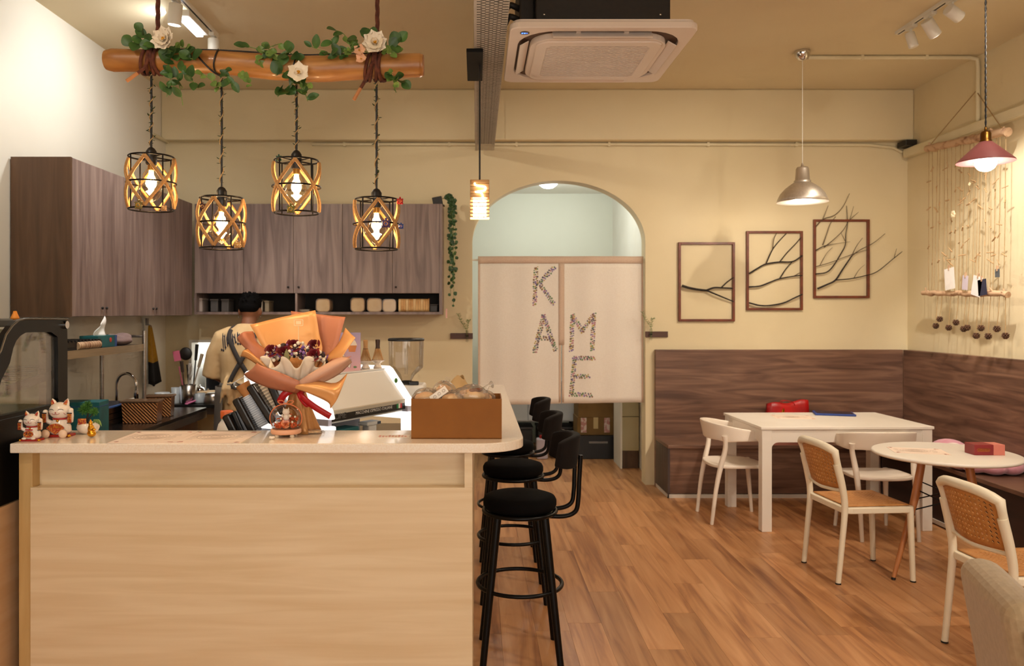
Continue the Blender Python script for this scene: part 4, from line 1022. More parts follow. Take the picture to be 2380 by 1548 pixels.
# --- lamps
amber = GL('amber_glass', (1, .93, .80), .9, .04)
fil = M('filament_glow', 'ffd9a0', .4, emit=38)
cagem = M('bronze_black_wire', '120c09', .4, .7)
vine = M('vine_leaf', '34431d', .6)
def rope_lamp(px, cl, cr, yt, yb, ysock, label, rot):
    X = at(px, 0, LY).x; zt, zb = at(0, yt, LY).z, at(0, yb, LY).z; rad = (cr-cl)/2*LY/F*.88; xc = at((cl+cr)/2, 0, LY).x
    zk = at(0, ysock, LY).z; c0, r0 = logc(px); X = xc
    t = T('rope_pendant_lamp', label, 'lamp', (X, LY, zb), rot, group='rope wrapped cage lamps under the log')
    h = zt-zb; zl = c0.z-r0-zb
    MB().tube([(0, 0, zk-zb), (.001, 0, lerp(zk-zb, zl, .5)), (0, 0, zl)], .0042, 8).go('cord', blackp, t)
    n = 60; hel = [(.0065*cos(i*.62), .0065*sin(i*.62), lerp(zk-zb, zl, i/n)) for i in range(n+1)]
    MB().tube(hel, .0022, 5).go('twine', twine, t)
    lf = MB(); rr = random.Random(px)
    for i in range(3, n, 2):
        p = Vector(hel[i]); a = rr.uniform(0, 6.28); d = Vector((cos(a), sin(a), rr.uniform(-.6, .9)))
        lf.lathe([(.0004, 0), (.0042, .006), (.0035, .011), (.0004, .016)], p, 5, look((0, 0, 0), d), sy=.3)
    tag(lf.go('vine_leaves', vine, t), kind='stuff')
    MB().lathe([(.006, zk-zb+.004), (.012, zk-zb), (.0195, zk-zb-.012), (.0205, h-.004), (.0205, h-.022), (.018, h-.03)], n=20).go('socket', blackp, t)
    w = .0032
    for z, r in ((h, rad), (h*.5, rad*1.1), (0, rad)): MB().tube(arc((0, 0), r, 0, 2*PI, 40, d=z)[:-1], w, 6, closed=True).go('cage_ring', cagem, t)
    for k in range(4):
        a = k*PI/2; c, s = cos(a), sin(a)
        MB().cyl((rad*c, rad*s, 0), (rad*c, rad*s, h), w*.9, n=6).go('cage_rod', cagem, t)
        if k < 2: MB().cyl((rad*c, rad*s, h), (-rad*c, -rad*s, h), w*.8, n=6).go('cage_bar', cagem, t)
        for sg in (1, -1):
            pp = []
            for i in range(13):
                q = i/12; aa = a+PI/4*sg*(1 - 2*abs(q-.5)*1.0 - 0) if False else a+sg*PI/4*(2*q-1)
                bul = rad*(1.03+.10*sin(PI*q)); pp.append((bul*cos(aa), bul*sin(aa), h*lerp(.03, .97, q)))
            MB().tube(pp, .0062, 7).go('rope_strand', hemp, t)
        MB().tube([(rad*1.13*cos(a+d_), rad*1.13*sin(a+d_), h*.5+e_) for d_, e_ in ((-.09, -.006), (0, .004), (.09, .008))], .006, 6).go('rope_knot', hemp, t)
    b0 = h-.03
    MB().lathe([(.014, b0), (.014, b0-.012), (.03, b0-.035), (.033, b0-.06), (.046, b0-.088), (.044, b0-.10), (.022, b0-.13), (.0005, b0-.142)], n=28).go('bulb_glass', amber, t)
    MB().cyl((0, 0, b0), (0, 0, b0-.02), .012, n=12).go('bulb_cap', M('brass_cap', 'b08a4a', .3, 1), t)
    for k in range(6):
        a = k*PI/3; MB().tube([(.007*cos(a), .007*sin(a), b0-.022), (.010*cos(a+.2), .010*sin(a+.2), b0-.06), (.008*cos(a+.3), .008*sin(a+.3), b0-.1), (.002, 0, b0-.115)], .0017, 5).go('filament', fil, t)
    light('POINT', 'filament_bulb', (X, LY, zb+b0-.07), 4.2, WARM, parent=t, shadow_soft_size=.025)
    return t, rad, h
lamps = [rope_lamp(348, 295, 408, 365, 487, 345, 'leftmost rope wrapped cage lamp under the log', .9),
         rope_lamp(512, 460, 570, 461, 577, 437, 'second rope cage lamp from the left, hung low', .75),
         rope_lamp(688, 632, 746, 374, 495, 352, 'third rope cage lamp from the left, hung high', .95),
         rope_lamp(877, 820, 930, 464, 579, 441, 'rightmost rope cage lamp under the log', 1.0)]
# --- turtle charms
def turtle(px, py, s, shell, label, Yd=-.105):
    p = at(px, py, LY+Yd); t = T('turtle_charm', label, 'charm', p, group='small turtle charms on the rope lamps')
    a = M('charm_'+shell, shell, .35, .3, col2=None); k = s
    MB().ell((0, 0, 0), (k, k*.45, k), 18, 10).go('shell', a, t)
    MB().tube([(k*.5*cos(q*PI/3), -k*.42, k*.5*sin(q*PI/3)) for q in range(6)], k*.08, 5, closed=True).go('shell_pattern', gold, t)
    MB().ell((0, -.001, k*1.2), (k*.32, k*.3, k*.35), 10, 8).go('head', a, t)
    for q in (.75, 2.4, 3.9, 5.5): MB().ell((k*1.05*cos(q), 0, k*1.05*sin(q)), (k*.32, k*.22, k*.28), 8, 6).go('flipper', a, t)
turtle(322, 477, .014, '7a6a3a', 'bronze turtle charm at the bottom of the leftmost rope lamp')
turtle(381, 484, .010, 'c99a68', 'tan turtle charm inside the leftmost rope lamp', -.06)
turtle(471, 480, .011, '5a3a34', 'brown turtle charm high on the second rope lamp', -.08)
turtle(552, 569, .012, 'c79a62', 'tan turtle charm at the bottom of the second rope lamp')
turtle(676, 486, .014, '6f6a34', 'olive coin turtle charm at the bottom of the third rope lamp')
turtle(648, 368, .010, '1f4a3a', 'dark green turtle charm on the top ring of the third rope lamp', -.05)
turtle(897, 520, .014, '4a3a6a', 'purple mosaic turtle charm on the rightmost rope lamp')
turtle(930, 468, .011, 'b01822', 'red turtle charm on the top of the rightmost rope lamp', -.03)
turtle(932, 526, .009, '1a3f8a', 'blue turtle charm on the side of the rightmost rope lamp', -.03)
# --- leaves and flowers on the log
def leafmesh(w, l, nm, mat_, bend=.25):
    def fn(u, v):
        s = 2*u-1; ww = w*max(.02, sin(PI*min(1, v*.93+.04))**.7)
        return Vector((s*ww, l*v, bend*l*(v*v)*-.5+abs(s)*ww*.25))
    return MB().grid(fn, 4, 7).mesh(nm, mat_, merge=True)
leafA, leafB, leafC = leafmesh(.021, .044, 'leaf', green), leafmesh(.013, .042, 'leaf', green), leafmesh(.012, .026, 'leaf', green2)
def sprig(label, stems, seed):
    rr = random.Random(seed); c0, r0 = logc(stems[0][0][0][0]); t = T('leafy_sprig', label, 'foliage', c0, group='leafy sprigs on the log')
    for pts_, n, lm in stems:
        Yd = LY-.045
        P = spline([at(x, y, Yd+rr.uniform(-.015, .01)) for x, y in pts_], 6)
        MB().tube(P, .0014, 5).go('stem', green2, t, world=True)
        for i in range(n):
            p = P[int((i+.6)/n*(len(P)-1))]; d = Vector((rr.uniform(-1, 1), rr.uniform(-.9, -.1), rr.uniform(-.8, .9))).normalized()
            q = Vector((rr.uniform(-.4, .4), -1, rr.uniform(.0, .6))).normalized()
            y = d; z = (q-y*q.dot(y)).normalized(); x = y.cross(z)
            X = Matrix(((x.x, y.x, z.x, p.x), (x.y, y.y, z.y, p.y), (x.z, y.z, z.z, p.z), (0, 0, 0, 1)))
            OB('leaf', lm, t, WM[t.name].inverted() @ X @ SCL(rr.uniform(.75, 1.2)))
    return t
sprig('round green leaves spreading left of the white flower at the left end of the log', [([(360, 110), (335, 95), (300, 108)], 7, leafA), ([(360, 105), (340, 85), (330, 68)], 5, leafA)], 1)
sprig('round green leaves hanging right of the left white flower', [([(385, 110), (415, 125), (455, 140)], 9, leafA), ([(395, 115), (420, 110), (450, 115)], 6, leafC), ([(380, 120), (398, 135), (405, 150)], 4, leafA)], 2)
sprig('dark leaves trailing below the log at its left part', [([(395, 165), (410, 180), (425, 205)], 8, leafB), ([(420, 165), (440, 180), (462, 205)], 8, leafB), ([(400, 175), (392, 195), (388, 225)], 4, leafB), ([(410, 170), (418, 205), (425, 245)], 2, leafB)], 3)
sprig('leaves and pale buds hanging around the second cage lamp cord', [([(470, 170), (495, 190), (510, 205)], 8, leafC), ([(520, 160), (535, 180), (545, 200)], 6, leafB), ([(555, 165), (575, 185), (585, 200)], 7, leafC)], 4)
sprig('dark leaves lying on top of the log at its middle', [([(650, 140), (610, 118), (565, 105)], 9, leafB), ([(640, 130), (625, 112), (655, 100)], 7, leafC), ([(650, 135), (670, 120), (690, 140)], 6, leafA), ([(612, 120), (608, 140), (618, 160)], 5, leafC)], 5)
sprig('round leaves hanging under the white flower at the middle of the log', [([(690, 185), (665, 205), (645, 225)], 7, leafA), ([(690, 180), (705, 205), (715, 235)], 6, leafB), ([(680, 165), (655, 170), (640, 175)], 4, leafA), ([(700, 195), (708, 210), (722, 205)], 5, leafC)], 6)
sprig('slender dark leaves lying on the log left of the peach flowers', [([(810, 130), (770, 125), (715, 105)], 9, leafB), ([(790, 128), (775, 110), (770, 90)], 4, leafB), ([(820, 120), (800, 80), (772, 68)], 4, leafB)], 7)
sprig('pale budding foliage around the right white flower', [([(850, 120), (820, 105), (800, 95)], 10, leafC), ([(840, 110), (815, 120), (798, 128)], 8, leafC), ([(860, 95), (858, 78), (862, 65)], 4, leafA), ([(885, 110), (915, 105), (930, 95)], 7, leafA), ([(890, 115), (905, 125), (925, 120)], 6, leafC)], 8)
sprig('small leaves hanging below the right end of the log', [([(900, 165), (915, 190), (920, 215)], 7, leafC), ([(905, 170), (925, 185), (938, 190)], 5, leafA)], 9)
def flower(px, py, s, petal, label, rings=((8, 1.0, .2), (8, .85, .5), (6, .55, .9))):
    p = at(px, py, LY-.075); t = T('silk_flower', label, 'flower', p, group='silk flowers on the log')
    rr = random.Random(px); face = look((0, 0, 0), Vector((rr.uniform(-.2, .2), -1, .15)))
    def fn(u, v):
        q = 2*u-1; w = .46*s*sin(PI*min(1, .12+v*.86))**.6
        return Vector((q*w, s*v*(1-.10*q*q)+.02*s*sin(q*9)*v, .16*s*v*v*1.2-abs(q)*.06*s+.03*s*sin(q*7+v*3)))
    pm = MB().grid(fn, 6, 6).mesh('petal', petal, merge=True)
    for n, k, tilt in rings:
        for i in range(n):
            OB('petal', pm, t, face @ RZ(i*2*PI/n+rr.uniform(-.1, .1)+k) @ RX(tilt+rr.uniform(-.1, .1)) @ SCL(k))
    m = MB()
    for i in range(16): d = Vector((rr.uniform(-1, 1), rr.uniform(-1, 1), 1.6)).normalized()*s*.26; m.tube([Vector(), face @ d], [s*.025, s*.04], 5)
    tag(m.go('stamens', M('yellow_stamen', 'd99a2a', .7), t), kind='stuff')
wpet = M('white_silk', 'f4e6cf', .7, col2='f0dfc2', sc=20, rnd=.04); ppet = M('peach_silk', 'eab48c', .7, rnd=.05)
flower(382, 92, .05, wpet, 'large white silk flower at the left end of the log')
flower(872, 101, .05, wpet, 'large white silk flower at the right end of the log')
flower(694, 170, .044, wpet, 'white silk flower hanging at the middle of the log', ((6, 1, .15), (4, .5, .7)))
flower(836, 118, .026, ppet, 'upper small peach silk flower beside the right white flower', ((5, 1, .3),))
flower(840, 137, .024, ppet, 'lower small peach silk flower beside the right white flower', ((5, 1, .3),))

# ================================================================ on the bar
zt = ztop
# --- lucky cats
cw = M('cat_porcelain', 'f3e3d2', .15, col2='f0dfcc', sc=4, coat=.4)
cred = M('cat_red', 'b0221c', .3, coat=.3); cfig = M('cat_figured', 'a5301c', .4, col2='d08a3a', sc=160, lo=.45, hi=.6, detail=3); ckn = M('cat_black', '191414', .4)
def cat(x, y, s, label, big):
    t = T('lucky_cat', label, 'figurine', (x, y, zt), group='lucky cats on the bar')
    def P(*a): return Vector(a)*s
    z0 = .12
    MB().box(-.46*s, .46*s, -.30*s, .30*s, 0, .10*s).go('cushion', cred, t, bevel=.035*s, seg=3)
    for sx in (-1, 1): MB().ell(P(sx*.46, -.26, .06), (.09*s, .07*s, .06*s), 10, 6).go('tassel', gold, t)
    body = [(.0005, .10), (.34, .11), (.42, .22), (.40, .40), (.32, .58), (.24, .68), (.16, .74)]
    MB().lathe([(r*s, z*s) for r, z in body], n=28, sy=.8).go('body', cw, t)
    h = MB().ell(P(0, -.02, 1.0), (.40*s, .33*s, .33*s), 26, 16).go('head', cw, t)
    for sx in (-1, 1):
        MB().tube([P(sx*.22, 0, 1.2), P(sx*.27, 0, 1.36), P(sx*.30, 0, 1.46)], [.13*s, .085*s, .012*s], 12).go('ear', cw, h)
        MB().tube([P(sx*.23, -.085, 1.24), P(sx*.275, -.062, 1.36), P(sx*.295, -.02, 1.43)], [.075*s, .05*s, .008*s], 10).go('ear_lining', cfig, h)
        MB().tube([P(sx*(.08+.065*k), -.345+.02*abs(k-1)*.5+.012*k, 1.05+.035*sin(PI*k/3)) for k in range(4)], .010*s, 5).go('eye', ckn, h)
        MB().tube([P(0, -.352, .915), P(sx*.045, -.352, .885), P(sx*.10, -.345, .893), P(sx*.15, -.335, .925)], .009*s, 5).go('mouth', cred, h)
        for k in range(2): MB().tube([P(sx*(.26+.03*k), -.26+.02*k, .93-.03*k), P(sx*(.29+.03*k), -.235+.02*k, .90-.03*k)], .008*s, 5).go('whisker', cred, h)
        px = sx*.46
        MB().tube([P(sx*.30, -.05, .52), P(px*1.02, -.12, .62), P(px*1.08, -.15, .82), P(px*1.06, -.16, 1.02 if sx > 0 else .95)], [.09*s, .10*s, .10*s, .095*s], 12).go('arm', cw, t)
        MB().ell(P(px*1.06, -.16, 1.03 if sx > 0 else .96), (.10*s, .10*s, .095*s), 12, 8).go('paw', cw, t)
        MB().box(px*1.06*s-.075*s, px*1.06*s+.075*s, -.275*s, -.245*s, .55*s, .92*s).go('scroll', cfig, t, bevel=.006*s)
        for zz_ in (.55, .92): MB().cyl(P(px*1.06-.09, -.26, zz_), P(px*1.06+.09, -.26, zz_), .022*s, n=8).go('scroll_rod', ckn, t)
        text('scroll', gold, t, TR(px*1.06*s, -.277*s, .735*s) @ RX(PI/2), width=.075*s)
        if big:
            f = MB().ell(P(sx*.33, -.45, .16), (.16*s, .10*s, .17*s), 18, 10).go('foot', M('cat_foot', 'e9c6a8', .3), t)
        else: MB().ell(P(sx*.22, -.33, .15), (.12*s, .09*s, .06*s), 12, 8).go('foot', cw, t)
    MB().ell(P(0, -.355, .955), (.03*s, .02*s, .022*s), 8, 6).go('nose', cred, h)
    MB().tube([P(.25*cos(a), .21*sin(a)-.0, .695) for a in [2*PI*k/24 for k in range(24)]], .035*s, 8, closed=True).go('collar', cred, t)
    MB().ell(P(.02, -.25, .63), (.05*s, .05*s, .05*s), 12, 8).go('bell', gold, t)
    if big:
        fan = [(0, .12)]+[(.40*sin(q), .18+.36*cos(q)) for q in [lerp(-1.05, 1.05, i/12) for i in range(13)]]
        m = MB().prism([(u*s, v*s) for u, v in fan], -.375*s, -.345*s, 'y'); m.go('fan_plate', cfig, t)
        text('luck', gold, t, TR(0, -.378*s, .40*s) @ RX(PI/2), width=.5*s)
    else:
        MB().lathe([(.24*s, 0), (.24*s, .02*s)], P(0, -.335, .36), 24, RX(PI/2), sy=.68).go('oval_plate', cfig, t)
        text('daji', ckn, t, TR(0, -.36*s, .36*s) @ RX(PI/2), width=.32*s)
        MB().box(-.16*s, .20*s, -.345*s, -.32*s, .545*s, .60*s).go('ribbon', cred, t)
cat(at(75, 0, 2.92).x, 2.92, .0745, 'smaller white lucky cat with both paws raised on a red cushion', False)
cat(at(140, 0, 3.02).x, 3.02, .098, 'larger smiling white lucky cat with round pink feet', True)
# --- bonsai pot and gold figurine
t = T('mini_planter', 'white bowl planter with a tiny green tree beside the cats', 'planter', (at(205, 0, 3.09).x, 3.09, zt))
MB().lathe([(.0005, 0), (.022, 0), (.036, .010), (.042, .025), (.038, .040), (.034, .043), (.030, .038), (.0005, .036)], n=28).go('bowl', cw, t)
MB().tube([(0, 0, .036), (-.004, 0, .06), (.002, 0, .085)], [.005, .004, .003], 8).tube([(0, 0, .055), (.018, 0, .075)], [.003, .002], 6).go('trunk', bark, t)
m = MB(); rr = random.Random(5)
for c_, r_ in (((-.014, 0, .092), .026), ((.022, .0, .085), .019), ((-.002, 0, .108), .02)):
    for i in range(130):
        d = Vector((rr.gauss(0, 1), rr.gauss(0, 1), rr.gauss(0, 1))).normalized(); m.tube([Vector(c_)+d*r_*.3, Vector(c_)+d*r_*rr.uniform(.8, 1.1)], [.0022, .0009], 4)
tag(m.go('foliage', M('pine_green', '2f6020', .6, col2='4d8030', sc=60), t), kind='stuff')
for k in range(5): MB().tube(spline([(.02, -.005, .04), (.028+.004*k, -.01, .055), (.034+.006*k, -.012, .045-.004*k)], 3), [.002]*4+[.003]*2+[.0006], 5).go('grass_blade', green2, t)
MB().box(-.024, .006, -.036, -.024, .038, .062).go('tag_card', cfig, t, bevel=.003)
t = T('gold_figurine', 'little shiny golden figurine in front of the white planter', 'figurine', (at(213, 0, 3.0).x, 3.0, zt))
m = MB().ell((0, 0, .014), (.017, .014, .014), 14, 8).ell((-.002, 0, .032), (.013, .012, .016), 14, 8).ell((-.003, -.002, .05), (.008, .008, .012), 10, 8).ell((.012, -.008, .03), (.010, .006, .005), 8, 6).ell((-.004, .0, .062), (.004, .004, .007), 8, 6)
m.go('body', gold, t, remesh=.0022)
# --- menus on the bar, price card
menu('menu_sheet', 'cream menu sheet lying on the bar beside the planter', (at(355, 0, 2.98).x, 2.995, zt), .02, .235, .28, 'menu sheets on the bar')
menu('menu_sheet', 'cream menu sheet lying on the bar left of the glass dome', (at(505, 0, 2.98).x, 2.995, zt), -.01, .245, .28, 'menu sheets on the bar')
t = T('price_card', 'printed white card lying on the bar left of the carton', 'card', (at(915, 0, 3.02).x, 3.02, zt), .05)
MB().box(-.06, .06, -.03, .03, 0, .001).go('sheet', paper, t); m = MB()
for k in range(9): m.box(-.055+.012*k, -.047+.012*k, -.024, .02-.01*(k % 3), .001, .0014)
tag(m.go('print', pinkink, t), kind='stuff')
# --- carton of pastries
bx0, bx1, by0, by1, bh = -.242, .094, 2.955, 3.16, .149
t = T('pastry_carton', 'open brown cardboard carton filled with wrapped pastries on the bar', 'box', ((bx0+bx1)/2, (by0+by1)/2, zt), -.012)
hx, hy = (bx1-bx0)/2, (by1-by0)/2
for nm, b_ in (('front_wall', (-hx, hx, -hy, -hy+.004)), ('back_wall', (-hx, hx, hy-.004, hy)), ('side_wall', (-hx, -hx+.004, -hy+.004, hy-.004)), ('side_wall', (hx-.004, hx, -hy+.004, hy-.004))):
    MB().box(*b_, .0005, bh).go(nm, card, t)
MB().box(-hx, hx, -hy, hy, 0, .004).go('base', card, t)
bun = M('bun_crust', 'd99a5e', .6, col2='efc58f', sc=14); cook = M('brown_cookie', '7a4424', .7)
def pastry(dx_, dy_, dz_, s, label, rz, kind=0):
    p = WM[t.name] @ Vector((dx_, dy_, dz_)); q = T('wrapped_pastry', label, 'pastry', p, rz, 'wrapped pastries in the carton')
    m = MB().ell((0, 0, 0), (s, s*.7, s*.55), 16, 10)
    for v in m.v: v += Vector((R.uniform(-1, 1), R.uniform(-1, 1), R.uniform(-1, 1)))*s*.04
    m.go('bun', bun, q)
    if kind: MB().ell((s*.2, -s*.2, s*.42), (s*.62, s*.3, s*.2), 14, 8, RY(-.2)).go('chocolate_slice', cook, q)
    def wf(u, v):
        a = 2*PI*u; ph = lerp(-PI/2, PI/2, v); k = s*(1.22+.12*sin(a*5+v*4)+.08*sin(a*9))
        return Vector((k*cos(a)*cos(ph), k*.78*sin(a)*cos(ph), k*.66*sin(ph)))
    MB().grid(wf, 28, 12).tube([(s*.9, 0, s*.4), (s*1.25, -.1*s, s*.8), (s*1.5, 0, s*.85)], [s*.3, s*.10, s*.28], 10).go('wrapper', film, q)
    return q
zb_ = bh+.002
pastry(-.12, -.02, zb_-.01, .046, 'film wrapped bun at the left end of the carton', .4)
pastry(-.055, .05, zb_+.012, .045, 'film wrapped bun standing behind the white tag', 1.4)
pastry(-.02, -.04, zb_-.012, .042, 'film wrapped pink bun at the middle front of the carton', -.5)
pastry(.055, -.03, zb_+.0, .052, 'film wrapped bun topped with a chocolate slice', .1, 1)
pastry(.10, .04, zb_-.014, .038, 'film wrapped bun at the right back corner of the carton', 2.4)
pastry(.02, .06, zb_-.01, .040, 'film wrapped bun at the middle back of the carton', .2, 1)
p = at(1020, 916, 2.985); q = T('product_tag', 'white tag with small drawings stuck among the pastries', 'tag', p, 0)
X = RY(-.62) @ RX(-.25)
MB().box(-.036, .036, -.0006, .0006, -.013, .013, X).go('card', paper, q)
for k in range(3): MB().tube([X @ Vector((-.018+.02*k+.006*cos(a), -.0012, .005*sin(a))) for a in [2*PI*i/10 for i in range(10)]], .0007, 4, closed=True).go('drawing', ink, q)
# --- paper bag on the far leg of the bar
t = T('kraft_bag', 'crumpled brown paper bag on the far end of the bar', 'bag', (at(1062, 0, 4.3).x, 4.3, zt), .3)
def kb(u, v):
    a = 2*PI*u; r = lerp(.085, .02, v**1.3)*(1+.12*sin(a*3+v*4)+.08*sin(a*7)); return Vector((r*cos(a)*1.15-.012*v+.03*v*v, r*sin(a)*.8, .12*v+.012*sin(a*2)*v))
MB().grid(kb, 28, 10).go('body', kraft, t, solid=.001)
MB().ell((0, 0, .005), (.085, .06, .004), 14, 6).go('base', kraft, t)
# --- glass dome with preserved flowers
t = T('flower_dome', 'glass dome with orange preserved flowers on a pink wooden base', 'ornament', (at(665, 0, 3.02).x, 3.02, zt))
pw_ = M('pink_wood', 'eab08c', .5, col2='e4a681', sc=4)
MB().lathe([(.0005, .012), (.054, .012), (.057, .016), (.057, .026), (.054, .030), (.0005, .030)], n=40).go('base', pw_, t)
for k in range(4): MB().lathe([(.007, 0), (.009, .004), (.006, .012)], (.04*cos(k*PI/2+.8), .04*sin(k*PI/2+.8), 0), 12).go('foot', M('pale_wood', 'ead9be', .5), t)
dome = [(.050, .030), (.056, .045), (.058, .062), (.054, .085), (.042, .105), (.024, .116), (.0005, .120)]
MB().lathe(dome, n=40).go('glass_dome', clear, t)
MB().tube(arc((0, .07), .0605, -.6, PI+.6, 40, pl='xz', d=-.004, r2=.053), .0022, 8).go('ribbon_edge', M('coral_ribbon', 'e07a48', .4), t)
for s in (-1, 1): MB().tube(spline([(0, -.004, .124), (s*.014, -.006, .136), (s*.03, -.006, .133), (s*.02, -.006, .124), (0, -.004, .124)], 5), .0018, 6).go('bow', MATS['coral_ribbon'], t)
orange = [M('orange_petal', 'e0622a', .7, rnd=.15), M('peach_petal', 'ee9a6a', .7), M('cream_bead', 'f3e0c8', .4)]
m = MB(); rr = random.Random(9)
for i in range(170):
    a, r = rr.uniform(0, 6.28), .046*math.sqrt(rr.random()); z = .036+.03*rr.random()*(1-r/.06)+(.02 if sin(a) > .3 else 0)
    p = Vector((r*cos(a), r*sin(a), z)); d = Vector((rr.uniform(-1, 1), rr.uniform(-1, 1), rr.uniform(0, 1.2)))*.009
    m.tube([p, p+d], [.0032, .001], 5)
tag(m.go('moss_flowers', orange[0], t), kind='stuff')
def rose(par, c, s, mat_, fwd=(0, -1, .5), nm='rose', mb=None):
    face = look((0, 0, 0), Vector(fwd)); m = mb or MB()
    for k in range(11):
        a0 = k*2.4; r = s*(.18+.075*k); w = lerp(1.9, 1.0, k/10)
        def fn(u, v): 
            a = a0+(u-.5)*w*1.2; rr_ = r*(.55+.5*v+.18*v*v*(k/10)); return Vector(c)+face @ Vector((rr_*cos(a), rr_*sin(a), s*(.75*v-.35*(k/10)*v*v-.05*k*.5)))
        m.grid(fn, 5, 3)
    if mb is None: return m.go(nm, mat_, par, world=False)
rose(t, (.006, -.034, .052), .016, orange[1], (0, -1, .35))
for x, y, z in ((-.03, -.02, .055), (.03, -.03, .058), (.036, -.01, .075), (-.012, -.03, .07), (.02, -.02, .08), (-.035, 0, .085)): MB().ell((x, y, z), .0045, 10, 7).go('bead', orange[2], t)
m = MB().ell((0, 0, .072), (.012, .010, .014), 14, 8).ell((.0, -.001, .092), (.014, .012, .0125), 16, 10)
for s in (-1, 1): m.tube([(s*.008, 0, .10), (s*.010, 0, .11)], [.004, .001], 8).ell((s*.013, -.006, .078), (.004, .004, .007), 8, 6)
m.go('tiny_cat', cw, t)
# --- crumpled packet and small white thing
t = T('snack_packet', 'clear plastic packet of biscuits lying right of the glass dome', 'packet', (at(725, 0, 3.09).x, 3.09, zt), .1)
MB().box(-.04, .035, -.02, .02, .003, .012).go('biscuits', bun, t, bevel=.004)
def pf(u, v): return Vector((lerp(-.052, .05, u), lerp(-.028, .028, v), .004+.014*sin(PI*u)**.5*sin(PI*v)+.002*sin(u*23+v*9)))
MB().grid(pf, 16, 8).go('wrapper', film, t)
t = T('popcorn_piece', 'tiny white crumb like ornament in front of the glass dome', 'ornament', (at(632, 0, 2.945).x, 2.945, zt))
m = MB().ell((0, 0, .006), (.008, .006, .006), 10, 7).ell((.006, .002, .008), .0045, 8, 6).ell((-.006, -.002, .008), .005, 8, 6); m.go('body', cw, t)
# ================================================================ bouquet
BY = 3.10
t = T('flower_bouquet', 'big bouquet of dried roses in copper orange wrapping paper with red ribbon', 'bouquet', (at(690, 0, BY).x, BY, zt))
wl = M('light_copper_paper', 'e6aa6c', .35, .2, col2='dfa063', sc=4); wd_ = M('coral_copper_paper', 'bd7a5c', .5, .1, col2='b57255', sc=4); wi = M('rose_beige_paper', 'd3a58c', .6, .05)
tiss = M('cream_tissue', 'f3e4cf', .8, col2='efdcc4', sc=8)
def sheet(nm, rows, mat_, bulge=0.0, k=4, par=None, side=None):
    """paper lofted over rows of (px, py, depth) points, bottom row first"""
    rows = [spline([at(*p) for p in r], k) for r in rows]; n = len(rows[0]); cols = [spline([r[i] for r in rows], k) for i in range(n)]; mm = len(cols[0])
    m = MB(); vs = [cols[i][j] for j in range(mm) for i in range(n)]
    m.add(vs, [(j*n+i, j*n+i+1, (j+1)*n+i+1, (j+1)*n+i) for j in range(mm-1) for i in range(n-1)], True)
    return m.go(nm, mat_, par or t, world=True, solid=.0012)
Y = BY
# back sheets
sheet('wrap_sheet', [[(680, 905, Y), (700, 905, Y), (720, 905, Y)], [(690, 830, Y+.05), (730, 820, Y+.07), (775, 830, Y+.03)], [(680, 760, Y+.085), (745, 760, Y+.095), (792, 775, Y+.05)], [(676, 723, Y+.10), (745, 731, Y+.11), (803, 737, Y+.07)]], wd_)
sheet('wrap_sheet', [[(660, 905, Y), (690, 905, Y+.01), (715, 905, Y)], [(622, 830, Y+.02), (680, 820, Y+.05), (748, 822, Y+.035)], [(598, 785, Y+.03), (660, 770, Y+.07), (742, 775, Y+.06)], [(581, 755, Y+.04), (655, 737, Y+.085), (733, 721, Y+.08)]], wl)
# left curls
sheet('wrap_sheet', [[(650, 900, Y-.02), (665, 900, Y), (680, 900, Y+.01)], [(598, 835, Y-.03), (612, 825, Y-.01), (640, 830, Y+.02)], [(560, 800, Y-.02), (575, 790, Y-.03), (602, 800, Y+.02)], [(551, 785, Y-.0), (565, 772, Y-.02), (588, 770, Y+.03)]], wd_)
sheet('wrap_sheet', [[(650, 895, Y-.04), (660, 895, Y-.03), (670, 895, Y-.02)], [(600, 850, Y-.05), (612, 848, Y-.07), (628, 850, Y-.02)], [(572, 832, Y-.04), (582, 822, Y-.07), (605, 838, Y-.02)], [(559, 828, Y-.03), (565, 815, Y-.06), (578, 811, Y-.02)]], wl)
# right curls
sheet('wrap_sheet', [[(700, 900, Y), (715, 900, Y-.01), (725, 900, Y-.02)], [(748, 840, Y+.02), (770, 835, Y-.02), (780, 850, Y-.04)], [(785, 800, Y+.03), (802, 800, Y-.02), (805, 815, Y-.04)], [(803, 762, Y+.04), (815, 775, Y-.0), (826, 785, Y-.03)]], wl)
sheet('wrap_sheet', [[(705, 905, Y-.03), (725, 900, Y-.05), (735, 892, Y-.05)], [(735, 870, Y-.03), (760, 865, Y-.06), (770, 865, Y-.05)], [(770, 835, Y-.02), (785, 842, Y-.06), (790, 845, Y-.05)], [(782, 822, Y), (798, 830, Y-.04), (817, 828, Y-.05)]], wd_)
# front pockets
sheet('front_sheet', [[(690, 915, Y-.06), (700, 904, Y-.09), (706, 890, Y-.09)], [(630, 903, Y-.06), (642, 886, Y-.115), (652, 866, Y-.11)], [(585, 885, Y-.03), (597, 868, Y-.095), (608, 850, Y-.10)], [(566, 870, Y-.0), (585, 858, Y-.06), (598, 843, Y-.075)]], wd_)
sheet('front_sheet', [[(690, 888, Y-.09), (698, 896, Y-.095), (704, 903, Y-.07)], [(724, 866, Y-.105), (733, 880, Y-.11), (741, 893, Y-.06)], [(768, 840, Y-.085), (778, 855, Y-.095), (785, 872, Y-.04)], [(797, 828, Y-.03), (812, 833, Y-.06), (818, 842, Y-.01)]], wi)
sheet('front_flap', [[(678, 900, Y-.09), (690, 895, Y-.10), (705, 890, Y-.09)], [(720, 915, Y-.11), (728, 900, Y-.12), (735, 885, Y-.09)], [(762, 935, Y-.11), (772, 910, Y-.13), (780, 890, Y-.08)], [(768, 950, Y-.10), (785, 925, Y-.12), (808, 867, Y-.07)]], wl)
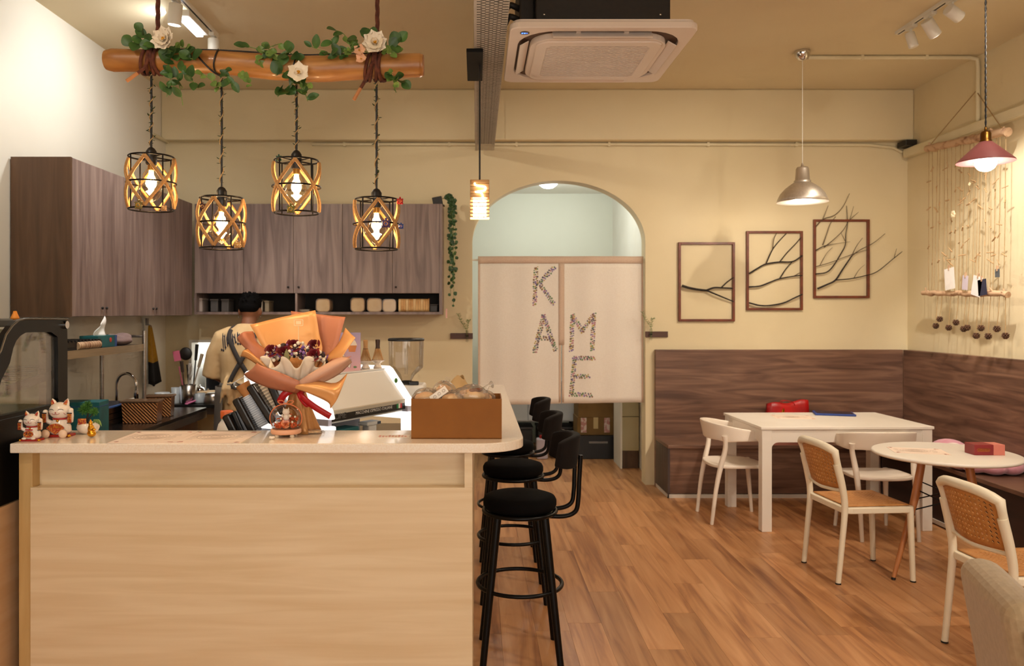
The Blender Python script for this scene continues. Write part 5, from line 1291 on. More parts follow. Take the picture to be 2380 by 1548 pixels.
# inner cream tissue frill
def frill(u, v):
    a = lerp(-2.6, -.5, u); z = lerp(1.275, lerp(1.36, 1.405, sin(u*19)*.5+.5), v); r = lerp(.045, .128+.014*sin(u*34), v)
    return Vector((at(688, 0, Y).x+r*cos(a)*1.05, Y+r*sin(a)*.75-.01, z))
MB().grid(frill, 60, 8).go('tissue_frill', tiss, t, world=True, solid=.0008)
# lower wrap
def skirt(u, v):
    a = 2*PI*u; r = lerp(.028, .078+.012*sin(a*5+1)+.006*sin(a*11), v**1.2)
    return Vector((at(690, 0, Y).x+r*cos(a), Y+.012+r*sin(a)*.68, lerp(1.275, 1.101, v)))
MB().grid(skirt, 56, 8).go('lower_wrap', M('copper_foil', 'a8703a', .35, .35, col2='c08a52', sc=6), t, world=True, solid=.001)
# ribbon
rb = M('red_ribbon', 'b4141c', .35, col2='a01018', sc=6)
def rib(pts_, w, nm='ribbon'):
    P = spline([at(*p) for p in pts_], 6); m = MB(); n = len(P); vs = []
    for i, p in enumerate(P):
        d = (P[min(i+1, n-1)]-P[max(i-1, 0)]).normalized(); s = d.cross(Vector((0, 1, .2))).normalized()*w/2; vs += [p-s, p+s]
    m.add(vs, [(2*i, 2*i+1, 2*i+3, 2*i+2) for i in range(n-1)], True); m.go(nm, rb, t, world=True, solid=.0008)
MB().tube([at(690, 905, Y)+Vector((.032*cos(a), .026*sin(a)*1.0, .006*sin(a*2))) for a in [2*PI*i/24 for i in range(24)]], .009, 8, closed=True).go('ribbon_band', rb, t, world=True)
rib([(688, 905, Y-.05), (675, 908, Y-.055), (660, 918, Y-.06), (650, 935, Y-.055)], .026)
rib([(690, 905, Y-.055), (705, 925, Y-.075), (730, 945, Y-.085), (768, 968, Y-.09)], .024)
rib([(690, 905, Y-.055), (697, 925, Y-.07), (712, 943, Y-.07), (718, 935, Y-.06), (700, 915, Y-.06)], .012)
# flowers
dr = M('dried_red_rose', '5e0a14', .7, col2='821624', sc=20)
for k, (px, py, dy_) in enumerate([(632, 815, -.05), (682, 803, -.03), (731, 803, -.03), (730, 825, -.07), (660, 818, -.05)]):
    c = at(px, py, Y+dy_); rose(t, WM[t.name].inverted() @ c, .028, dr, (R.uniform(-.3, .3), -1, .7))
rr = random.Random(21)
def cluster(nm, n, col, r0, r1, box):
    m = MB()
    for i in range(n):
        u = rr.random(); px = lerp(607, 763, u); arcy = 836-24*sin(PI*u)
        py = arcy+rr.uniform(-18, 20)*(.5+.5*sin(PI*u)); p = at(px, py, Y+rr.uniform(-.06, .02)-.0)
        m.ell(p, rr.uniform(r0, r1), 7, 5)
    tag(m.go(nm, col, t, world=True), kind='stuff')
cluster('white_filler_flowers', 125, M('cream_blossom', 'f4e6cf', .7), .005, .0085, 0)
cluster('purple_filler_flowers', 75, M('purple_statice', '6f4a90', .7, col2='9a72ae', sc=60), .004, .0075, 0)
cluster('dark_filler_leaves', 45, M('dark_statice', '3a2a2a', .8), .006, .010, 0)
MB().lathe([(.0005, 0), (.012, .015), (.010, .045), (.0005, .065)], WM[t.name].inverted() @ at(667, 850, Y-.075), 8, RX(.1), sy=.4).go('dry_leaf', M('sage_dry', '8a8458', .7), t)
p0, p1 = at(694, 800, Y-.01), at(694, 757, Y-.0)
MB().cyl(p0, p1, .0016, n=6).go('topper_stick', M('cream_plastic', 'f3dcae', .5), t, world=True)
q = at(694, 750, Y-.003); X = TR(q)
MB().ring(rrect(-.018, .018, -.0125, .0125, .003), rrect(-.0155, .0155, -.010, .010, .002), -.0008, .0008).go('topper_frame', MATS['cream_plastic'], t, mtx=WM[t.name].inverted() @ X)
MB().box(-.010, .010, -.0006, .0006, -.0065, .0065).go('topper_label', MATS['cream_plastic'], t, mtx=WM[t.name].inverted() @ X)

# ================================================================ espresso machine
t = T('espresso_machine', 'white espresso machine with black name strip behind the bouquet', 'coffee machine', (-.664, 3.685, .86), math.radians(60))
ew = M('machine_white', 'f4f2ee', .12, coat=.5, col2='f0eeea', sc=2); eb = M('machine_beige', 'd9cdb8', .35); es_ = M('machine_steel', 'cfcbc6', .22, .9)
strip_m = M('black_strip', '141010', .35)
prof = [(-.215, .295), (-.10, .432), (.24, .432), (.24, .26), (-.20, .255)]
MB().prism(prof, -.27, .27, 'x').go('rear_panel', ew, t, bevel=.006)
MB().prism([(-.216, .297), (-.217, .293), (-.205, .255), (-.19, .255), (-.20, .297)], -.268, .268, 'x').go('lower_band', eb, t)
MB().box(-.27, .27, -.10, .24, .432, .44).go('top_tray', ew, t, bevel=.003)
MB().box(-.275, .275, -.205, -.15, .252, .286).go('name_strip', strip_m, t) if False else MB().box(-.275, .275, -.212, -.15, .248, .284).go('name_strip', strip_m, t)
text('macc', M('white_print', 'efece6', .6), t, TR(.035, -.2125, .267) @ RX(PI/2), width=.27)
text('cime', M('grey_print', '6a6664', .6), t, TR(-.205, -.2125, .267) @ RX(PI/2), width=.075)
for k, c_ in enumerate(('1f8a4a', 'f0ece6', 'c8202a')): MB().box(.205+.014*k, .219+.014*k, -.2132, -.212, .256, .278).go('flag_stripe', M('flag_%d' % k, c_, .5), t)
MB().box(-.27, .27, -.20, .22, .238, .246).go('lower_shelf', ew, t, bevel=.002)
MB().box(-.27, .27, -.16, .22, .06, .10).go('base', es_, t, bevel=.004)
MB().box(-.26, .26, .05, .22, .10, .24).go('inner_wall', M('machine_grey', '8d8a90', .4), t)
MB().box(-.27, .27, -.17, .21, .10, .112).go('drip_tray', es_, t)
for sx in (-1, 1):
    x0, x1 = sorted((sx*.272, sx*.302))
    up = [(-.245, .262), (-.235, .30), (-.125, .438), (-.105, .450), (.245, .450), (.262, .435), (.262, .262)]
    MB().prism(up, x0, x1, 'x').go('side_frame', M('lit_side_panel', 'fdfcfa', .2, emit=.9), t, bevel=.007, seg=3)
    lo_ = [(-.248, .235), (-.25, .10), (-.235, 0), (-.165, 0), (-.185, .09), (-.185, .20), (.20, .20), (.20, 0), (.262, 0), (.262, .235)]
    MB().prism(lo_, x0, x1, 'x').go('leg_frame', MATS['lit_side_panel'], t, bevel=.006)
    MB().box(x0+.004, x1-.004, -.225, .24, .235, .262).go('joint_strip', M('machine_lilac', 'b9b4c0', .4), t)
m = MB().ell((.235, -.187, .385), (.012, .004, .012), 12, 8); m.go('leaf_magnet', M('green_enamel', '3f7a2a', .3), t)
# things on / under the machine
mach = t
def mp(x, y, z): return WM[mach.name] @ Vector((x, y, z))
t = T('whisk_stand_dish', 'white footed dish on the espresso machine under the pale whisk', 'dish', mp(.19, -.04, .44), 0, 'white footed dishes on the coffee machine')
def dish(t): MB().lathe([(.018, 0), (.022, .002), (.016, .01), (.013, .022), (.026, .03), (.036, .036), (.037, .038), (.026, .034), (.0005, .032)], n=28).go('bowl', cw, t)
dish(t)
t2 = T('whisk_stand_dish', 'white footed dish on the espresso machine under the dark handled whisk', 'dish', mp(.26, -.06, .44), 0, 'white footed dishes on the coffee machine'); dish(t2)
bam = M('bamboo', 'd0a068', .5, col2='c08e54', sc=6, st=(8, 8, 1)); bamd = M('dark_bamboo', '3a2216', .45)
def whisk(p, hm, label):
    t = T('bamboo_whisk', label, 'whisk', p, 0, 'bamboo tea whisks')
    MB().lathe([(.0005, .105), (.011, .105), (.0115, .10), (.010, .07), (.0115, .064), (.0115, .06), (.006, .058)], n=16).go('handle', hm, t)
    m = MB()
    for k in range(28):
        a = k*2*PI/28; c, s = cos(a), sin(a); m.tube([(.010*c, .010*s, .064), (.019*c, .019*s, .03), (.028*c, .028*s, .002)], [.0016, .0015, .0009], 4)
    tag(m.go('tines', bam, t), kind='stuff')
    MB().tube([(.0115*cos(a), .0115*sin(a), .062) for a in [2*PI*i/14 for i in range(14)]], .0012, 5, closed=True).go('thread', blackp, t)
whisk(mp(.19, -.04, .44)+Vector((0, 0, .0325)), bam, 'pale bamboo whisk standing on the coffee machine')
whisk(mp(.26, -.06, .44)+Vector((0, 0, .0325)), bamd, 'dark handled bamboo whisk standing on the coffee machine')
t = T('postcard_box', 'lilac picture card with a white cartoon dog and cupcake on the machine', 'card', mp(.08, -.03, .44), .05)
def grad_m(name, c0, c1):
    m = M(name, c0, .5); nt = m.node_tree; tc = nt.nodes.new('ShaderNodeTexCoord'); sp = nt.nodes.new('ShaderNodeSeparateXYZ'); r = nt.nodes.new('ShaderNodeValToRGB')
    nt.links.new(tc.outputs['Generated'], sp.inputs[0]); nt.links.new(sp.outputs[2], r.inputs[0]); nt.links.new(r.outputs[0], nt.nodes['Principled BSDF'].inputs['Base Color'])
    r.color_ramp.elements[0].color = (*C(c0), 1); r.color_ramp.elements[1].color = (*C(c1), 1); return m
MB().box(-.052, .052, -.012, .012, 0, .175).go('board', grad_m('pink_lilac_print', 'e3b3bc', 'a59ac4'), t)
out = M('print_outline', '3a2a2a', .7)
fy = -.0125
MB().prism([(.0, .085), (.028, .085), (.036, .115), (-.008, .115)], fy-.0006, fy).go('printed_cup', M('print_orange', 'd98a52', .6), t)
MB().prism([(-.01, .115), (.038, .115), (.030, .135), (.014, .152), (-.002, .135)], fy-.0006, fy).go('printed_cream', M('print_cream', 'f0e2d6', .6), t)
dog = [(-.045, .0135), (-.028, .012), (-.026, .03), (-.006, .03), (-.004, .012), (.006, .012), (.010, .05), (-.018, .058), (-.022, .072), (-.034, .076), (-.046, .066), (-.048, .04)]
MB().prism(dog, fy-.0006, fy).go('printed_dog', M('print_white', 'f4eee8', .6), t)
MB().tube([(u, fy-.0008, v) for u, v in dog], .0007, 4, closed=True).go('dog_outline', out, t)
MB().ell((-.034, fy-.001, .052), (.003, .0008, .002), 8, 6).go('dog_nose', out, t); MB().ell((.028, fy-.0006, .014), (.008, .0008, .005), 10, 6).go('printed_turtle', M('print_green', '6a9a4a', .6), t)
t = T('teal_box', 'flat teal carton on the tray under the coffee machine', 'box', mp(-.10, -.12, .112), math.radians(60))
MB().box(-.13, .10, -.03, .05, .055, .082).box(-.11, .08, -.02, .04, 0, .055).go('body', M('teal_carton', '1f6f72', .45, col2='1a6568', sc=8), t, bevel=.002)
t = T('timer_gadget', 'small white timer on the tray under the coffee machine', 'timer', mp(.13, -.11, .112), math.radians(58))
MB().box(-.05, .05, -.03, .03, .07, .088).box(-.03, .03, -.02, .02, 0, .07).go('body', whitepl, t, bevel=.006); MB().box(.022, .046, -.031, -.0295, .073, .085).go('display', blackp, t)
# --- grinder
gx, gy = at(944, 0, 4.25).x, 4.25
t = T('coffee_grinder', 'coffee grinder with tall smoky clear bean hopper', 'grinder', (gx, gy, .86))
z_ = lambda py: at(0, py, gy).z-.86
smoke = GL('smoky_acrylic', (.9, .88, .87), .9, .05)
MB().lathe([(.028, z_(885)), (.045, z_(872)), (.088, z_(855)), (.091, z_(850)), (.094, z_(792))], n=40).go('hopper', smoke, t)
MB().lathe([(.0005, z_(786)), (.092, z_(786)), (.097, z_(788)), (.097, z_(792)), (.0005, z_(792))], n=40).go('lid', blackp, t)
MB().cyl((0, 0, z_(792)), (0, 0, z_(870)), .008, n=10).go('hopper_rod', clear, t)
MB().lathe([(.05, z_(895)), (.05, z_(888)), (.03, z_(885))], n=24).go('collar', blackp, t); MB().box(.02, .07, -.06, -.02, z_(893), z_(885)).go('lever', blackp, t, bevel=.004)
MB().box(-.02, .10, -.07, .13, 0, z_(893)).go('body', whitepl, t, bevel=.012)
# ================================================================ cups and bottle behind the bar
CYp = 3.30; tdir = Vector((-.46, 0, .888)); nd = Vector((.888, 0, .46))
t = T('cup_rack', 'black slanted rack of dividers holding stacked paper cups', 'rack', at(590, 1010, CYp))
def slab(a, b, w, dpt, nm, mat_, par, n=12):
    a, b = at(*a), at(*b); d = (b-a).normalized(); u = Vector((0, 1, 0)); v = d.cross(u).normalized(); L = (b-a).length
    X = Matrix(((v.x, u.x, d.x, a.x), (v.y, u.y, d.y, a.y), (v.z, u.z, d.z, a.z), (0, 0, 0, 1)))
    return MB().box(-w/2, w/2, -dpt/2, dpt/2, 0, L, X).go(nm, mat_, par, world=True, bevel=w*.28, seg=3)
for (a, b) in (((556, 1015), (530, 962)), ((598, 1010), (553, 925)), ((640, 980), (585, 894)), ((664, 960), (632, 888))):
    slab((*a, CYp-.02), (*b, CYp-.02), .034, .085, 'divider', M('black_gloss_plastic', '120d0b', .25), t)
for (a, b) in (((572, 1010), (548, 955)),): slab((*a, CYp), (*b, CYp), .022, .08, 'ribbed_divider', blackp, t)
MB().box(at(520, 0, CYp).x, at(690, 0, CYp).x, CYp-.06, CYp+.06, .86, .88).box(at(560, 0, CYp).x, at(640, 0, CYp).x, CYp-.04, CYp+.04, .88, 1.05).go('rack_base', blackp, t, world=True)
def stack(a, b, r, n, label, mat_, lipm=None):
    a, b = at(*a), at(*b); t = T('paper_cup_stack', label, 'cups', a, 0, 'stacked cups behind the bar'); d = (b-a); X = look((0, 0, 0), d); L = d.length
    for i in range(n):
        z = L*i/n; h_ = L/n
        MB().lathe([(r*.9, z), (r*.96, z+h_*.55), (r*1.04, z+h_*.6), (r*1.04, z+h_*.95), (r*.9, z+h_*.97)], n=18, X=X).go('cup', mat_, t)
stack((612, 990, CYp), (574, 920, CYp), .026, 16, 'bluish white paper cup stack leaning in the black rack', M('white_cup', 'd9dce4', .6))
stack((640, 960, CYp+.02), (605, 886, CYp+.02), .026, 11, 'cream paper cup stack leaning at the right of the black rack', M('cream_cup', 'e6d3ba', .6))
a, b = at(578, 918, CYp), at(562, 890, CYp); t = T('kraft_cup', 'brown paper cup leaning on top of the cup rack', 'cup', a); X = look((0, 0, 0), b-a)
MB().lathe([(.024, 0), (.030, .05), (.031, .052)], n=24, X=X).go('sleeve', M('tan_cup', 'b87a42', .6), t); MB().lathe([(.031, .052), (.032, .066), (.030, .075), (.0005, .076)], n=24, X=X).go('clear_lid', clear, t)
t = T('milk_jug', 'white plastic milk jug with orange cap beside the cup rack', 'jug', (at(527, 0, 3.5).x, 3.5, .86))
MB().lathe([(.0005, 0), (.05, 0), (.052, .01), (.052, .16), (.036, .22), (.024, .235), (.024, .25)], n=24, sx=1.0, sy=.8).go('body', M('milky_plastic', 'ece4dc', .45, sub=.2), t)
MB().lathe([(.026, .245), (.027, .25), (.027, .275), (.024, .279), (.0005, .28)], n=24).go('cap', M('orange_cap', 'dd6a34', .45), t)
# ================================================================ display fridge
FX = -1.70
t = T('display_fridge', 'black framed curved glass display fridge left of the bar', 'fridge', (-2.25, 3.0, .875))
fo = [(0, 816), (12, 778), (27, 757), (41, 745), (56, 741), (80, 741), (105, 741), (130, 741), (156, 742), (157, 800), (157, 860), (157, 935)]
fi = [(23, 844), (31, 809), (38, 792), (48, 780), (60, 773), (80, 772), (100, 772), (119, 772), (134, 783), (135, 820), (135, 870), (135, 933)]
def yz(p): v = atX(p[0], p[1], FX); return (v.y, v.z)
fo = [(2.60, 1.185), (2.63, 1.22), (2.68, 1.29)]+[(2.76, 1.37)]+[yz(p) for p in fo]+[(3.31, 1.19), (3.31, 1.186)]
fi = [(2.80, 1.2), (2.805, 1.22), (2.82, 1.27), (2.85, 1.33)]+[yz(p) for p in fi[:-1]]+[yz((135, 925)), (3.24, 1.21), (3.235, 1.2)]
bg_ = M('fridge_black', '0d0b0a', .35, spec=.25)
for X_, nm in ((FX, 'end_frame'), (-2.76, 'end_frame')): MB().ring(fo, fi, X_-.022, X_, 'x').go(nm, bg_, t, world=True)
MB().prism(fi, FX-.014, FX-.008, 'x').go('end_glass', clear, t, world=True)
MB().prism(fi, -2.75, -2.744, 'x').go('end_glass', clear, t, world=True)
cur = fo[0:9]; m = MB()
for a, b in zip(cur, cur[1:]): m.add([(FX-.022, *a), (-2.74, *a), (-2.74, *b), (FX-.022, *b)], [(0, 1, 2, 3)], True)
m.go('front_glass', GL('fridge_glass', (.93, .95, .93), .9, .06), t, world=True)
MB().tube([Vector((FX+.003, y, z)) for y, z in fo[1:13]], .004, 6).go('chrome_trim', M('grey_edge', '6a655c', .3, .8), t, world=True)
MB().box(-2.76, FX-.022, 3.0, 3.30, fo[10][1]-.03, fo[10][1]).go('top_panel', bg_, t, world=True)
MB().box(-2.76, FX-.022, 3.285, 3.30, 1.19, 1.50).go('rear_door', M('rear_acrylic', 'cfc5a2', .4, col2='b9b27e', sc=2), t, world=True)
MB().box(-2.78, FX, 2.60, 3.31, .876, 1.188).go('base', bg_, t, world=True, bevel=.004)
MB().box(-2.74, FX-.03, 2.70, 3.26, 1.188, 1.192).go('deck', steel, t, world=True)
for k in range(14): MB().cyl((-2.74, 2.76+.038*k, 1.29+.0045*k), (FX-.03, 2.76+.038*k, 1.29+.0045*k), .0022, n=5).go('shelf_wire', chrome, t, world=True)
X = TR(FX-.03, 2.93, 1.283) @ RX(.11)
MB().box(-.004, .004, 0, .31, -.017, .017, X).go('shelf_bracket', steel, t, world=True)
v = atX(150, 755, FX); MB().cyl((FX-.002, v.y, v.z), (FX+.012, v.y, v.z), .016, n=24).go('hinge_cap', chrome, t, world=True)
MB().box(FX-.06, FX-.03, 3.20, 3.235, 1.19, 1.48).go('shelf_post', steel, t, world=True)
one('fridge_pedestal', MB().box(-2.80, FX+.002, 2.2, 3.4, 0, .86).box(-2.81, FX+.006, 2.19, 3.41, .86, .875), M('peach_laminate', 'd8b48c', .5, col2='cfa87e', sc=2, st=(12, 1, 12)), 'pale wooden pedestal under the display fridge', 'pedestal', loc=(-2.25, 2.8, 0))
t = T('orange_cone', 'small orange cone shaped container standing on the display fridge', 'container', (atX(35, 0, FX).x-.08, 3.05, fo[10][1]))
v = at(35, 750, 3.05); t.location.x = v.x; WM[t.name] = TR(v.x, 3.05, fo[10][1])
MB().lathe([(.0005, 0), (.016, 0), (.015, .006), (.008, .022), (.006, .03), (.0005, .031)], n=20).go('body', M('orange_plastic', 'e08a2a', .5), t)
# ================================================================ kitchen
dsteel = M('dark_steel', '5b5350', .25, .9, col2='4a4340', sc=6)
t = T('kitchen_counter', 'dark steel kitchen counter along the left wall', 'counter', (-2.45, 5.0, 0))
MB().box(-2.82, -2.12, 3.6, 6.25, .80, .825).go('top', dsteel, t, world=True, bevel=.003)
MB().box(-2.135, -2.12, 3.6, 6.25, .745, .80).go('front_apron', steel, t, world=True)
MB().box(-2.80, -2.18, 3.62, 6.22, .1, .745).go('body', lamend, t, world=True)
MB().box(-2.78, -2.48, 5.35, 5.85, .826, .829).go('sink_rim', steel, t, world=True); MB().box(-2.76, -2.50, 5.37, 5.83, .8285, .8295).go('sink_bowl', M('sink_dark', '3a3634', .3, .8), t, world=True)
t = T('prep_table', 'black topped steel prep table at the kitchen back wall', 'table', (-2.1, 6.95, 0))
MB().box(-2.60, -1.75, 6.62, 7.235, .775, .80).go('top', M('black_top', '1a1816', .35), t, world=True)
MB().box(-2.58, -1.77, 6.63, 6.65, .72, .775).go('apron', steel, t, world=True)
for x in (-2.56, -2.08, -1.79):
    for y in (6.66, 7.2): MB().cyl((x, y, 0), (x, y, .775), .018, n=10).go('leg', steel, t, world=True)
# steel rack
t = T('steel_rack', 'stainless steel over-sink rack against the left wall', 'rack', (-2.5, 5.1, .825))
MB().box(-2.66, -2.35, 4.45, 5.65, 1.325, 1.345).go('shelf', steel, t, world=True); MB().box(-2.355, -2.345, 4.45, 5.65, 1.30, 1.348).go('shelf_lip', steel, t, world=True)
for x, y, zt_ in ((-2.35, 5.63, 1.44), (-2.65, 5.63, 1.44), (-2.35, 4.47, 1.44), (-2.65, 4.47, 1.44)): MB().cyl((x, y, .825), (x, y, zt_), .014, n=12).go('post', steel, t, world=True)
MB().cyl((-2.35, 5.63, 1.40), (-2.65, 5.63, 1.40), .009, n=8).go('end_rail', steel, t, world=True)
def rk(px, py, X): return atX(px, py, X)
t = T('tissue_box', 'teal tissue box with a white tissue pulled up on the steel rack', 'tissue box', (-2.46, 5.18, 1.345), PI/2)
MB().box(-.13, .13, -.06, .06, 0, .075).go('carton', M('teal_print', '1d6a6e', .5, col2='16585e', sc=9), t, bevel=.002)
MB().box(.10, .131, -.061, .061, .001, .074).go('end_print', M('blue_print', '3a5a9a', .5, col2='2a4a86', sc=12), t); MB().ell((.04, -.061, .045), (.018, .002, .016), 10, 6).go('logo', M('logo_red', 'c0402a', .5), t)
def tis(u, v): return Vector((lerp(-.06, .07, u)*(1-.55*v)+.05*v, .02*sin(u*5)*(1-v)+.01*sin(v*6), .072+.13*v*(.6+.4*u)))
MB().grid(tis, 10, 8).go('tissue', M('tissue_white', 'f6f3f0', .8), t, solid=.001)
t = T('folded_cloth', 'rumpled mauve cloth lying on the steel rack beside the tissue box', 'cloth', (-2.47, 5.47, 1.345), .3)
m = MB().ell((0, 0, .03), (.10, .12, .035), 16, 9).ell((.03, .04, .055), (.06, .07, .03), 14, 8, RZ(.5)).ell((-.03, -.05, .05), (.06, .05, .03), 14, 8); m.go('body', M('mauve_cloth', '8d7672', .95, col2='7a6461', sc=15), t, remesh=.008)
t = T('utensil_tray', 'black ridged tray with white papers on the steel rack', 'tray', (-2.46, 4.78, 1.345), PI/2)
MB().box(-.26, .26, -.09, .09, 0, .015).box(-.26, .26, -.09, -.075, .015, .05).box(-.26, .26, .075, .09, .015, .05).go('body', blackp, t, bevel=.003)
for k in range(12): MB().box(-.24+.042*k, -.222+.042*k, -.092, .09, .045, .058).go('ridge', blackp, t)
one('paper_roll', MB().cyl((-2.375, 4.72, 1.37), (-2.375, 5.0, 1.37), .024, n=16), M('pale_brown_roll', 'd6b994', .7, col2='8a5a40', sc=4, st=(1, 14, 1)), 'pale paper roll lying at the front of the steel rack', 'roll', loc=(-2.375, 4.86, 1.346))
# faucet and soap
t = T('kitchen_faucet', 'chrome gooseneck kitchen faucet behind the loaf tins', 'faucet', (-2.60, 5.75, .826), -.3)
MB().lathe([(.028, 0), (.028, .02), (.016, .03), (.014, .09)], n=20).go('base', chrome, t)
MB().tube([(0, 0, .08), (0, 0, .22)]+[(.085-.085*cos(a), 0, .22+.085*sin(a)) for a in [PI*i/14 for i in range(1, 15)]]+[(.17, 0, .17)], .011, 10).go('spout', chrome, t)
MB().lathe([(.016, 0), (.018, -.05), (.014, -.06)], (.17, 0, .18), 16).go('nozzle', chrome, t); MB().tube([(0, .02, .06), (.02, .07, .085)], .007, 8).go('lever', chrome, t)
t = T('soap_dispenser', 'white soap pump bottle beside the faucet', 'bottle', (at(300, 0, 5.5).x, 5.5, .83))
MB().lathe([(.0005, 0), (.025, 0), (.026, .07), (.016, .09), (.010, .095), (.010, .105)], n=20).go('bottle', whitepl, t); MB().tube([(0, 0, .10), (0, 0, .14), (.035, 0, .145)], .005, 8).go('pump', whitepl, t)
# loaf tins
corr = M('bronze_corrugated', 'a0744f', .3, .85)
nt = corr.node_tree; tc = nt.nodes.new('ShaderNodeTexCoord'); wv = nt.nodes.new('ShaderNodeTexWave'); wv.inputs['Scale'].default_value = 28; wv.bands_direction = 'DIAGONAL'
bp = nt.nodes.new('ShaderNodeBump'); bp.inputs['Strength'].default_value = .8; bp.inputs['Distance'].default_value = .004
nt.links.new(tc.outputs['Object'], wv.inputs[0]); nt.links.new(wv.outputs['Fac'], bp.inputs['Height']); nt.links.new(bp.outputs[0], nt.nodes['Principled BSDF'].inputs['Normal'])
def tin(px, Yt, w, d, h, rz, label):
    t = T('loaf_tin', label, 'baking tin', (at(px, 0, Yt).x, Yt, .825), rz, 'corrugated loaf tins')
    m = MB().box(-w/2, w/2, -d/2, d/2, 0, h)
    for v in m.v:
        if v.z < .01: v.x *= .93; v.y *= .93
    m.go('body', corr, t, bevel=.004); MB().box(-w/2-.008, w/2+.008, -d/2-.008, d/2+.008, h, h+.012).go('lid', M('bronze_lid', '9c7a5e', .3, .8), t, bevel=.003)
tin(331, 5.40, .235, .14, .14, .12, 'nearer bronze corrugated loaf tin with lid on the kitchen counter'); tin(372, 5.72, .18, .12, .14, .15, 'farther bronze corrugated loaf tin behind the first')
t = T('teal_carton', 'dark teal carton standing on the kitchen counter behind the cats', 'box', (at(203, 0, 4.9).x, 4.9, .825), .1)
MB().box(-.13, .10, -.08, .08, 0, .20).go('body', MATS['teal_print'], t, bevel=.003); MB().box(-.131, .101, -.081, .081, .17, .174).go('seam', MATS['blue_print'], t)
t = T('baking_tray_stack', 'dark baking trays with a blue edged mat on the kitchen counter', 'tray', (-2.60, 5.25, .826), .0)
for k in range(3): MB().ring(rrect(-.2, .2, -.33, .33, .03), rrect(-.19, .19, -.32, .32, .025), .0+.04*k, .035+.04*k, 'z').box(-.19, .19, -.32, .32, .04*k, .006+.04*k).go('tray', dsteel, t)
MB().box(-.19, .21, -.3, .34, .117, .124).go('mat', M('blue_mat', '274f8a', .4), t)
# yellow cloth on hook
t = T('hanging_towel', 'yellow and black towel hanging from a wall hook', 'towel', (-2.80, 6.75, 1.46))
def tow(u, v):
    w = lerp(.02, .115, v**.75); return Vector((.03+.02*sin(u*7)*v+.02*v, lerp(-w, w, u)+.045*v, -.49*v-.03*sin(PI*u)*v))
m = MB(); vs = [tow(i/10, j/16) for j in range(17) for i in range(11)]
for j in range(16):
    m.mat(1 if j >= 10 else 0)
    for i in range(10): m.add([vs[j*11+i], vs[j*11+i+1], vs[(j+1)*11+i+1], vs[(j+1)*11+i]], [(0, 1, 2, 3)], True)
m.go('cloth', [M('yellow_towel', 'b58414', .95, col2='a5760f', sc=30), M('black_towel', '14110f', .95)], t, solid=.012)
MB().box(0, .012, -.02, .02, .0, .06).tube([(.012, 0, .01), (.035, 0, .0), (.035, 0, -.02)], .004, 6).go('hook', M('grey_hook', '8d8a88', .4), t); MB().tube([(.035, 0, -.015), (.032, .01, .0), (.03, 0, -.05)], .004, 6).go('loop', blackp, t)
# utensils
t = T('utensil_crock', 'steel crock full of kitchen utensils in the kitchen corner', 'utensil holder', (at(405, 0, 6.45).x+.02, 6.72, .80))
MB().lathe([(.0005, 0), (.06, 0), (.065, .16), (.062, .16), (.058, .01)], n=24).go('crock', steel, t)
ut = [((-.03, 0), (-.10, 0, .40), 'd26a84', 'spatula'), ((.0, .02), (-.03, .02, .42), '1a1614', 'ladle'), ((.03, 0), (.07, 0, .50), '121010', 'knife_handle'), ((.02, -.02), (.12, -.02, .42), 'a8957c', 'wooden_spoon'), ((.0, -.03), (.03, -.05, .34), 'b9b2aa', 'whisk_handle'), ((-.02, -.02), (-.05, -.03, .36), '3a2c24', 'brush')]
for (x, y), e, c_, nm in ut:
    e = Vector(e); s = Vector((x, y, .05)); m = MB().tube([s, s.lerp(e, .75)], .006, 8)
    if nm == 'ladle': m.lathe([(.045, 0), (.055, .008), (.045, .016), (.0005, .02)], e, 18, RX(PI/2))
    elif nm == 'spatula': m.box(-.028, .028, -.004, .004, -.04, .045, TR(e) @ RY(-.2))
    else: m.tube([s.lerp(e, .7), e], [.012, .016], 8)
    m.go(nm, M('ut_'+c_, c_, .45), t)
m = MB()
for k in range(8): a = k*PI/4; m.tube([(.03, -.05, .2), (.03+.02*cos(a), -.05+.02*sin(a), .25), (.035+.02*cos(a), -.05+.02*sin(a), .30), (.035, -.05, .34)], .0015, 4)
tag(m.go('wire_whisk', chrome, t), kind='stuff')
frost = GL('frosted_plastic', (.9, .92, .93), .5, .05, .3, 'dfe6ea', .45)
def jug(px, Yj, r, h, label, hand=True, mat_=None, z0=.80):
    t = T('measuring_jug' if hand else 'plastic_tub', label, 'jug' if hand else 'tub', (at(px, 0, Yj).x, Yj, z0))
    MB().lathe([(.0005, 0), (r*.85, 0), (r*.9, .01), (r, h), (r*.96, h), (r*.85, .015)], n=24).go('body', mat_ or frost, t)
    if hand: MB().tube(spline([(r*.95, 0, h*.9), (r*1.6, 0, h*.85), (r*1.6, 0, h*.35), (r*.9, 0, h*.25)], 4), .007, 8).go('handle', mat_ or frost, t)
jug(377, 6.1, .055, .13, 'frosted measuring jug at the end of the kitchen counter', True, None, .826); jug(432, 6.72, .05, .145, 'milky white canister on the prep table', False, M('milky_blue', 'cfd2dc', .5)); jug(463, 6.75, .05, .085, 'clear plastic tub on the prep table', False)
jug(408, 6.68, .035, .14, 'slim clear beaker on the prep table beside the canister', False)
t = T('steel_bowl', 'shiny steel bowl turned over on the prep table', 'bowl', (at(496, 0, 6.72).x, 6.72, .80)); MB().lathe([(.078, 0), (.08, .004), (.074, .06), (.062, .085), (.045, .094), (.0005, .096)], n=32).go('bowl', steel, t)
